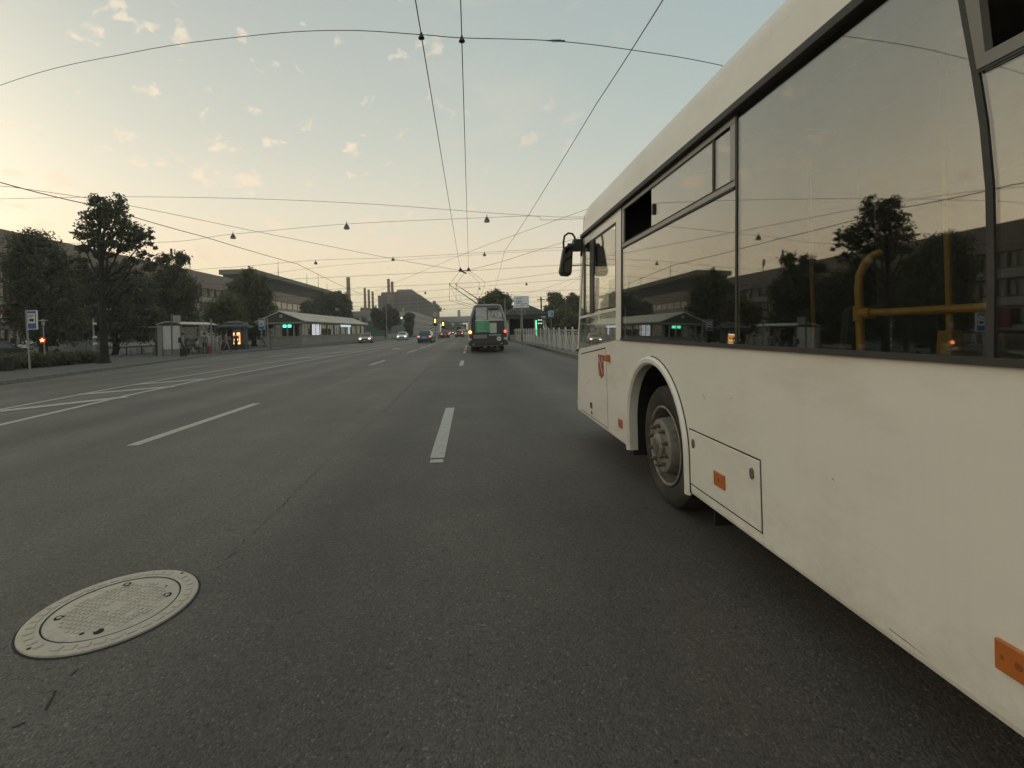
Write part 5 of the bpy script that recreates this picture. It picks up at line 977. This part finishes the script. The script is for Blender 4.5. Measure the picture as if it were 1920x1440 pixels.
# ================================================================== PEOPLE
skin = mat('skin', (.36, .22, .15), .6); hairm = mat('hair', (.035, .024, .018), .8); shoe = mat('shoe', (.03, .028, .026), .7)
POSES = {}
def person(label, loc, rz, top_c, leg_c, pose='stand', hgt=1.72, hair=True, bag=None, seed=0):
    A_ = {'stand': dict(), 'walk': dict(kl=(.02, .12), al=(.02, .10), kr=(-.02, -.06), ar=(.02, -.30)), 'sit': dict()}
    J = {}; sit = pose == 'sit'; z0 = .50 if sit else .93; r_ = random.Random(seed)
    J['pelvis'] = ((0, 0, z0), .135); J['waist'] = ((0, .01, z0+.2), .125); J['chest'] = ((0, .02 if not sit else .05, z0+.43), .15); J['neck'] = ((0, .03, z0+.57), .055); J['jaw'] = ((0, .06, z0+.64), .07); J['head'] = ((0, .05, z0+.72), .098); J['crown'] = ((0, .04, z0+.80), .07)
    for s, n_ in ((-1, 'l'), (1, 'r')):
        J['sh'+n_] = ((s*.17, .01, z0+.48), .066)
        if pose == 'phone' and s > 0: el, wr = (s*.22, .06, z0+.2), (s*.12, .30, z0+.36)
        elif pose == 'bent': el, wr = (s*.22, .16, z0+.24), (s*.16, .34, z0+.10)
        elif sit: el, wr = (s*.23, .12, z0+.22), (s*.14, .36, z0+.16)
        else: el, wr = (s*.235, -.03, z0+.20), (s*.225, .06+r_.uniform(-.03, .06), z0-.05)
        J['el'+n_] = (el, .045); J['wr'+n_] = (wr, .032); J['pa'+n_] = ((wr[0], wr[1]+.02, wr[2]-.08), .034)
        J['hp'+n_] = ((s*.09, 0, z0-.04), .105)
        if sit: kn, an = (s*.11, .44, z0+.02), (s*.12, .42+.1*s, .09)
        elif pose == 'walk': kn, an = (s*.09, .05+.17*s, .50), (s*.09, -.03+.30*s, .10 if s > 0 else .16)
        else: kn, an = (s*.10, .03, .50), (s*.11, -.01, .09)
        J['kn'+n_] = (kn, .068); J['an'+n_] = (an, .045); J['to'+n_] = ((an[0], an[1]+.17, max(.035, an[2]-.055)), .036)
        for q in range(5):
            a = (q-2)*.013; ln = (.052, .085, .092, .085, .068)[q]; px_, py_, pz_ = J['pa'+n_][0]
            J['f%s%d' % (n_, q)] = ((px_-s*(.045 if q == 0 else .005), py_+a+(.03 if q == 0 else 0), pz_-ln*.55), .009); J['g%s%d' % (n_, q)] = ((px_-s*(.05 if q == 0 else .02), py_+a*1.2+(.04 if q == 0 else .01), pz_-ln), .008)
    E_ = [('pelvis', 'waist'), ('waist', 'chest'), ('chest', 'neck'), ('neck', 'jaw'), ('jaw', 'head'), ('head', 'crown')]
    for n_ in 'lr':
        E_ += [('chest', 'sh'+n_), ('sh'+n_, 'el'+n_), ('el'+n_, 'wr'+n_), ('wr'+n_, 'pa'+n_), ('pelvis', 'hp'+n_), ('hp'+n_, 'kn'+n_), ('kn'+n_, 'an'+n_), ('an'+n_, 'to'+n_)]
        for q in range(5): E_ += [('pa'+n_, 'f%s%d' % (n_, q)), ('f%s%d' % (n_, q), 'g%s%d' % (n_, q))]
    names = list(J); me = bpy.data.meshes.new('skeleton'); me.from_pydata([J[n_][0] for n_ in names], [(names.index(a), names.index(b)) for a, b in E_], [])
    o = bpy.data.objects.new('skeleton', me); COL.objects.link(o); md = o.modifiers.new('s', 'SKIN'); md.use_smooth_shade = True
    if not me.skin_vertices: 
        bm2 = bmesh.new(); bm2.from_mesh(me); bm2.verts.layers.skin.verify(); bm2.to_mesh(me); bm2.free()
    for i, n_ in enumerate(names): me.skin_vertices[0].data[i].radius = (J[n_][1], J[n_][1]*(.72 if n_ in ('chest', 'waist', 'pelvis') else 1.)); me.skin_vertices[0].data[i].use_root = (n_ == 'pelvis')
    o.modifiers.new('d', 'SUBSURF').levels = 1; o.modifiers['d'].render_levels = 1
    bpy.context.view_layer.update(); mesh_ = bpy.data.meshes.new_from_object(o.evaluated_get(bpy.context.evaluated_depsgraph_get())); bpy.data.objects.remove(o)
    mesh_.materials.clear()
    for m_ in (skin, mat('cloth_top_%s' % (top_c,), top_c, .85, var=.15, scale=6), mat('cloth_leg_%s' % (leg_c,), leg_c, .85, var=.15, scale=6), shoe): mesh_.materials.append(m_)
    seg = [(Vector(J[a][0]), Vector(J[b][0]), 3 if b.startswith('to') else 2 if b[:2] in ('hp', 'kn', 'an') else 0 if (b[:2] in ('pa', 'wr') and False) or b[:2] == 'pa' or b[0] in 'fg' or b in ('jaw', 'head', 'crown', 'neck') else 1) for a, b in E_]
    for pl_ in mesh_.polygons:
        c = pl_.center; best = 9
        for a, b, k in seg:
            ab = b-a; tt = max(0, min(1, (c-a).dot(ab)/max(ab.length_squared, 1e-6))); d_ = (c-a-ab*tt).length
            if d_ < best: best = d_; pl_.material_index = k
    t = thing('person', label, 'person', loc, rz); t.scale = (hgt/1.75,)*3; ob_ = put(mesh_, 'body', t)
    if hair: P(MB().lathe([(.108, .68+z0), (.116, .74+z0), (.10, .80+z0), (.06, .845+z0), (.0001, .86+z0)], 12, c=(0, .03, 0)), 'hair', hairm, t, smooth=True)
    P(MB().lathe([(.018, 0), (.012, .03), (.0001, .035)], 6, 'Y', (0, .145, z0+.71)), 'nose', skin, t)
    if bag == 'backpack': P(MB().box(-.15, .15, -.30, -.10, z0+.05, z0+.48), 'backpack', mat('bag_black', (.015, .015, .017), .8), t, bevel=.05)
    return t
L_ = lambda u, v: gnd(u, v, PZ)
person('person in dark clothes with pale top standing at the left end of the shelter', L_(343.5, 666), R(-70), (.25, .24, .22), (.02, .02, .024), 'stand', 1.75, bag='backpack', seed=1)
person('person in grey sitting on the shelter bench nearest the poster', Vector((L_(338, 666).x-1.1, L_(338, 666).y+1.7, .14)), R(-90), (.14, .14, .13), (.05, .05, .055), 'sit', 1.7, seed=2)
person('person in light blue shirt and white trousers sitting on the shelter bench', Vector((L_(338, 666).x-1.1, L_(338, 666).y+3.0, .14)), R(-90), (.16, .21, .22), (.40, .39, .37), 'sit', 1.7, seed=3)
person('person in white sitting at the right end of the shelter bench', Vector((L_(338, 666).x-1.1, L_(338, 666).y+4.3, .14)), R(-90), (.40, .40, .38), (.06, .06, .065), 'sit', 1.65, seed=4)
person('person in grey shirt standing with back turned beside a red bag', L_(384, 664), R(20), (.12, .125, .115), (.06, .06, .055), 'stand', 1.72, seed=5)
person('person in beige bending forward between shelter and kiosk', L_(412, 661.5), R(-60), (.27, .23, .19), (.22, .19, .17), 'bent', 1.65, seed=6)
person('tall person in tan clothes walking past the kiosk', L_(424.5, 660.5), R(-80), (.26, .20, .14), (.20, .17, .14), 'walk', 1.82, seed=7)
person('person in black standing in front of the glowing drinks display', L_(443, 658.5), R(40), (.045, .045, .045), (.012, .012, .014), 'walk', 1.7, seed=8)
person('person in grey green clothes standing at the kerb beside the second bus stop', L_(507.5, 655.5), R(-75), (.13, .135, .12), (.15, .15, .14), 'phone', 1.78, seed=9)
t = thing('shopping_bag', 'red bag standing on the pavement beside the person in grey', 'bag', L_(391, 662.5)); P(MB().prism([(-.2, 0), (.2, 0), (.16, .62), (-.16, .62)], -.11, .11, 'Y'), 'sack', mat('bag_red', (.30, .06, .065), .7, var=.15), t, bevel=.03); P(MB().tube([(-.1, 0, .6), (-.08, 0, .75), (.08, 0, .75), (.1, 0, .6)], .012, 5), 'handle', mat('bag_handle', (.2, .05, .05), .7), t)
t = thing('shopping_bag', 'pale pink bag right of the red one', 'bag', L_(395.5, 661.5)); P(MB().prism([(-.17, 0), (.17, 0), (.13, .5), (-.13, .5)], -.1, .1, 'Y'), 'sack', mat('bag_pink', (.34, .20, .18), .7, var=.15), t, bevel=.03); P(MB().tube([(-.08, 0, .48), (0, 0, .62), (.08, 0, .48)], .012, 5), 'handle', mat('bag_handle', (.2, .05, .05), .7), t)
t = thing('suitcase', 'black upright suitcase at the feet of the first waiting person', 'suitcase', L_(344.5, 669)); P(MB().box(-.2, .2, -.12, .12, .06, .6), 'case', mat('bag_black', (.015, .015, .017), .8), t, bevel=.03); P(MB().tube([(-.1, .05, .6), (-.1, .05, .85), (.1, .05, .85), (.1, .05, .6)], .012, 5), 'handle', shm, t)
for s in (-.15, .15): P(MB().lathe([(.05, -.02), (.05, .02)], 8, 'X', (s, 0, .05)), 'wheel', sblack, t)

# ================================================================== OVERHEAD WIRES
wire_m = mat('overhead_wire', (.050, .047, .042), .6, var=.1); ins = mat('insulator', (.028, .022, .018), .5)
def curve_pts(pts, n=6, sag=0.):
    out = []
    for a, b in zip(pts[:-1], pts[1:]):
        for k in range(n): q = k/n; out.append(a.lerp(b, q)-Vector((0, 0, sag*4*q*(1-q))))
    out.append(pts[-1]); return out
def smooth_pts(pts, n=8):
    P_ = [pts[0]*2-pts[1]]+list(pts)+[pts[-1]*2-pts[-2]]; out = []
    for i in range(1, len(P_)-2):
        a, b, c, d = P_[i-1:i+3]
        for k in range(n):
            q = k/n; out.append(.5*((2*b)+(-a+c)*q+(2*a-5*b+4*c-d)*q*q+(-a+3*b-3*c+d)*q**3))
    out.append(pts[-1]); return out
def wire(name, label, pts, r_, cat='wire', group=None, sm=False, sag=0.):
    pts = [Vector(p) for p in pts]; path = smooth_pts(pts) if sm else curve_pts(pts, 6, sag)
    o = MB().tube(path, r_, 5).build(name, wire_m); return tag(o, label, cat, group)
WZ = 5.7
for x, lb_ in ((-.58, 'left one of the twin trolley contact wires overhead'), (.0, 'right one of the twin trolley contact wires overhead')):
    wire('contact_wire', lb_, [(x, -12, WZ+.02), (x, 7.14, WZ), (x, 35.3, WZ)], .008, sag=.03, group='twin contact wires')
def nodeat(u, v, Y): return at(u, v, Y)
J1, J2 = Vector((-.58, 35.3, WZ)), Vector((.0, 35.3, WZ))
for a, b, lb_ in ((J1, CT[0], 'outer left contact wire after the switch'), (Vector((-.2, 35.8, WZ)), CT[1], 'inner left contact wire after the switch'), (Vector((-.1, 35.8, WZ)), at(899, 530, 45), 'inner right contact wire after the switch'), (J2, at(910, 529, 45), 'outer right contact wire after the switch')):
    wire('contact_wire', lb_, [a, b, Vector((b.x+(.2 if b.x < 0 else 0), 160, WZ-.1))], .012, group='contact wires after the switch')
sw = thing('wire_switch', 'dark overhead trolley wire switch where the span wires meet', 'wire switch', (-.3, 35.3, WZ)); 
P(MB().tube([(-.34, 0, 0), (.32, .1, -.02)], .035, 6).tube([(-.30, 0, .0), (.12, .7, -.14)], .05, 6).box(-.36, -.2, -.2, .3, -.06, .07), 'switch_frame', ins, sw)
for x in (-.28, .3): P(MB().lathe([(.15, -.08), (.11, .04), (.05, .14), (.0001, .2)], 8, c=(x, 0, .03)), 'hanger', ins, sw)
W1 = [at(-260, 270, 19), at(0, 160, 12.5), at(250, 98, 10.2), at(480, 66, 8.8), at(640, 57, 7.9), at(790, 65, 7.14), at(866, 71, 7.14), at(1043, 77, 7.4), at(1200, 96, 8.0), at(1350, 122, 8.7), at(1600, 180, 10.5), Vector((30, 18, 9.2))]
wire('span_wire', 'nearest span wire arching across the top and carrying both contact wires', W1, .0062, sm=True)
for u, v, lb_ in ((790, 67, 'left'), (866, 73, 'right')):
    p = at(u, v, 7.14); t = thing('wire_hanger', 'black bell shaped hanger on the %s contact wire of the nearest span' % lb_, 'hanger', p, 0, 'bell hangers of the nearest span')
    P(MB().lathe([(.012, .05), (.022, .02), (.03, -.005), (.045, -.028), (.045, -.04), (.02, -.045), (.0001, -.05)], 14), 'bell', ins, t, smooth=True); P(MB().box(-.03, .03, -.008, .008, .0, .012), 'clamp', ins, t)
p = at(1043, 76, 7.4); t = thing('wire_insulator', 'ribbed strain insulator on the nearest span wire', 'insulator', p)
P(MB().tube([(-.13, 0, .003), (.13, 0, -.006)], .009, 6), 'rod', ins, t)
rib_ = MB().lathe([(.022, -.004), (.022, .004)], 10, 'X').mesh('shed', ins)
for k in range(6): put(rib_, 'shed', t, loc=(-.062+k*.024, 0, -.002))
cable = [at(1330, -140, 6.6), at(1243, 0, 8.5), at(1120, 192, 13.5), at(990, 405, 24.6), at(946, 471, 35), at(930, 536, 62), (3.3, 140, 7.2)]
wire('feeder_cable', 'single feeder cable running overhead above the bus lane', cable, .011, sag=.02)
wire('feeder_cable', 'thick feeder cable sweeping in from the left edge above the trees', [at(-200, 296, 17), at(0, 342, 20.1), at(190, 388, 25), at(383, 444, 32), at(558, 495, 45.7), at(650, 540, 71), at(770, 586, 150)], .022, sag=.05)
SW = [('second span wire crossing above the tall tree', [at(-150, 378, 24.6), at(0, 373, 24.6), at(240, 369, 24.6), at(480, 373, 24.6), at(700, 383, 24.6), at(990, 404, 24.6), at(1130, 408, 24.6)], .010, True),
 ('lamp span wire with three lamps, in front of the others', [at(230, 456, 28), at(437, 439, 28), at(650, 420, 28), at(913, 408, 28), at(1000, 405, 28), at(1200, 402, 28)], .010, True),
 ('long pull wire from the left edge down to the wire switch', [at(-100, 340, 23), at(45, 354, 24), at(240, 385, 26), at(500, 438, 30), at(740, 486, 34), J1], .012, True),
 ('pull wire from the wire switch up to the right behind the bus', [J2, at(933, 493, 35), at(1060, 453, 34), at(1300, 380, 33)], .012, False),
 ('lower lamp span wire with three small lamps', [at(250, 508, 45), at(420, 502, 45), at(592, 488, 45), at(737, 483, 45), at(946, 471, 45), at(1110, 460, 45)], .013, True),
 ('thin span wire just below the lower lamp span', [at(300, 520, 52), at(480, 515, 52), at(640, 497, 52), at(950, 474, 52), at(1110, 466, 52)], .011, True),
 ('cross wire passing the wire switch level', [at(420, 533, 36), at(513, 525, 36), J1+Vector((0, 0, -.04)), J2+Vector((0, 0, -.04)), at(1047, 497, 36), at(1150, 490, 36)], .011, False),
 ('cross wire at the trolley pole shoes', [at(560, 546, 45), at(640, 541.5, 45), at(843, 532, 45), at(910, 529, 45), at(1047, 511, 45), at(1150, 500, 45)], .012, False),
 ('diagonal cable climbing from the chimneys to the bus roof', [at(690, 548, 60), at(747, 527, 55), at(813, 500, 48), at(893, 467, 40), at(1093, 395, 30), at(1200, 355, 26)], .012, True),
 ('pair of thin wires low on the right, upper one', [at(955, 556, 70), at(1010, 545, 66), at(1100, 514, 60)], .013, False),
 ('steep short wire low on the right', [at(1040, 552, 70), at(1100, 512, 60)], .011, False),
 ('lamp span over the factory chimneys', [at(540, 556, 75), at(716, 551, 75), at(797, 546, 75), at(987, 530, 75), at(1110, 522, 75)], .018, True)]
def run_on(a, b, d=28.):                                       # carry a wire on to its far-off anchor
    v_ = Vector((b.x-a.x, b.y-a.y, 0)).normalized(); return b+v_*d+Vector((0, 0, .9))
for i, (lb_, pts, r_, sm) in enumerate(SW):
    pts = [Vector(p) for p in pts]; e0, e1 = pts[0], pts[-1]
    if e1.x > 2.5: pts = pts+[run_on(pts[-2], e1)]
    if e0.x < -9: pts = [run_on(pts[1], e0, 22.)]+pts
    wire('span_wire', lb_, pts, r_, sm=sm)
for i, (vl, vr, Y) in enumerate(((560, 546, 95), (567, 557, 115), (574, 566, 140), (581, 575, 175))):
    wire('span_wire', ('first', 'second', 'third', 'fourth')[i]+' of the faint far span wires above the avenue, counted from the top', [at(560, vl+12, Y), at(770, vl+3, Y), at(870, (vl+vr)/2, Y), at(1000, vr, Y), at(1250, vr-8, Y)], .02+.007*i, group='far span wires')
lampm = mat('lamp_shade', (.10, .105, .10), .5, metal=.3, var=.1); lensm = mat('lamp_lens', (.30, .30, .28), .3)
def hang(label, u, v, Y, wpx):
    p = at(u, v, Y); s = wpx*Y/F/.40; t = thing('hanging_lamp', label, 'lamp', p, 0, 'street lamps hung on span wires'); t.scale = (s, s, s)
    P(MB().lathe([(.03, .30), (.06, .24), (.12, .16), (.185, .03), (.20, -.02)], 16), 'shade', lampm, t, smooth=True); P(MB().lathe([(.198, -.022), (.19, -.09), (.12, -.11), (.0001, -.115)], 16), 'lens', lensm, t, smooth=True); P(MB().tube([(0, 0, .28), (0, 0, .42)], .025, 6), 'hook', ins, t)
for lb_, u, v, Y, w_ in (('hanging lamp farthest left, above the olive tree', 437, 445, 28, 10), ('hanging lamp above the two chimneys, on the front lamp span', 650, 427, 28, 11), ('hanging lamp just right of the contact wires, on the front lamp span', 913, 414, 28, 11),
    ('small hanging lamp above the station pavilion', 592, 494, 45, 6.5), ('small hanging lamp above the dark factory hall', 737, 487.5, 45, 6.5), ('small hanging lamp right of the contact wires, above the wire switch', 908.5, 478.5, 45, 6.5),
    ('tiny hanging lamp beside the paired chimneys', 716, 555, 75, 4.5), ('tiny hanging lamp right of the factory roof', 797.5, 550, 75, 4.5), ('tiny hanging lamp above the direction board', 987, 533.5, 75, 5), ('tiny hanging lamp left of the round tree, upper one', 899.5, 542, 60, 4), ('tiny hanging lamp left of the round tree, lower one', 898, 561.5, 90, 4),
    ('tiny far lamp over the avenue, near the hall roof edge', 826.5, 578, 140, 2.8), ('tiny far lamp over the avenue, left of the overpass', 833, 580, 160, 2.6)): hang(lb_, u, v, Y, w_)

# ================================================================== HAZE: thin evening air over everything
hz = MB().box(-905, 905, -305, 1905, -1.1, 48).build('haze', mat('haze_air')); hz['kind'] = 'stuff'
hm_ = bpy.data.materials.new('evening_haze'); hm_.use_nodes = True; t_ = hm_.node_tree; t_.nodes.clear()
ho = t_.nodes.new('ShaderNodeOutputMaterial'); pvv = t_.nodes.new('ShaderNodeVolumePrincipled'); HAZE = .00075
pvv.inputs['Density'].default_value = HAZE; pvv.inputs['Color'].default_value = (.96, .95, .93, 1); pvv.inputs['Anisotropy'].default_value = .25
t_.links.new(pvv.outputs[0], ho.inputs['Volume']); hz.data.materials.clear(); hz.data.materials.append(hm_)
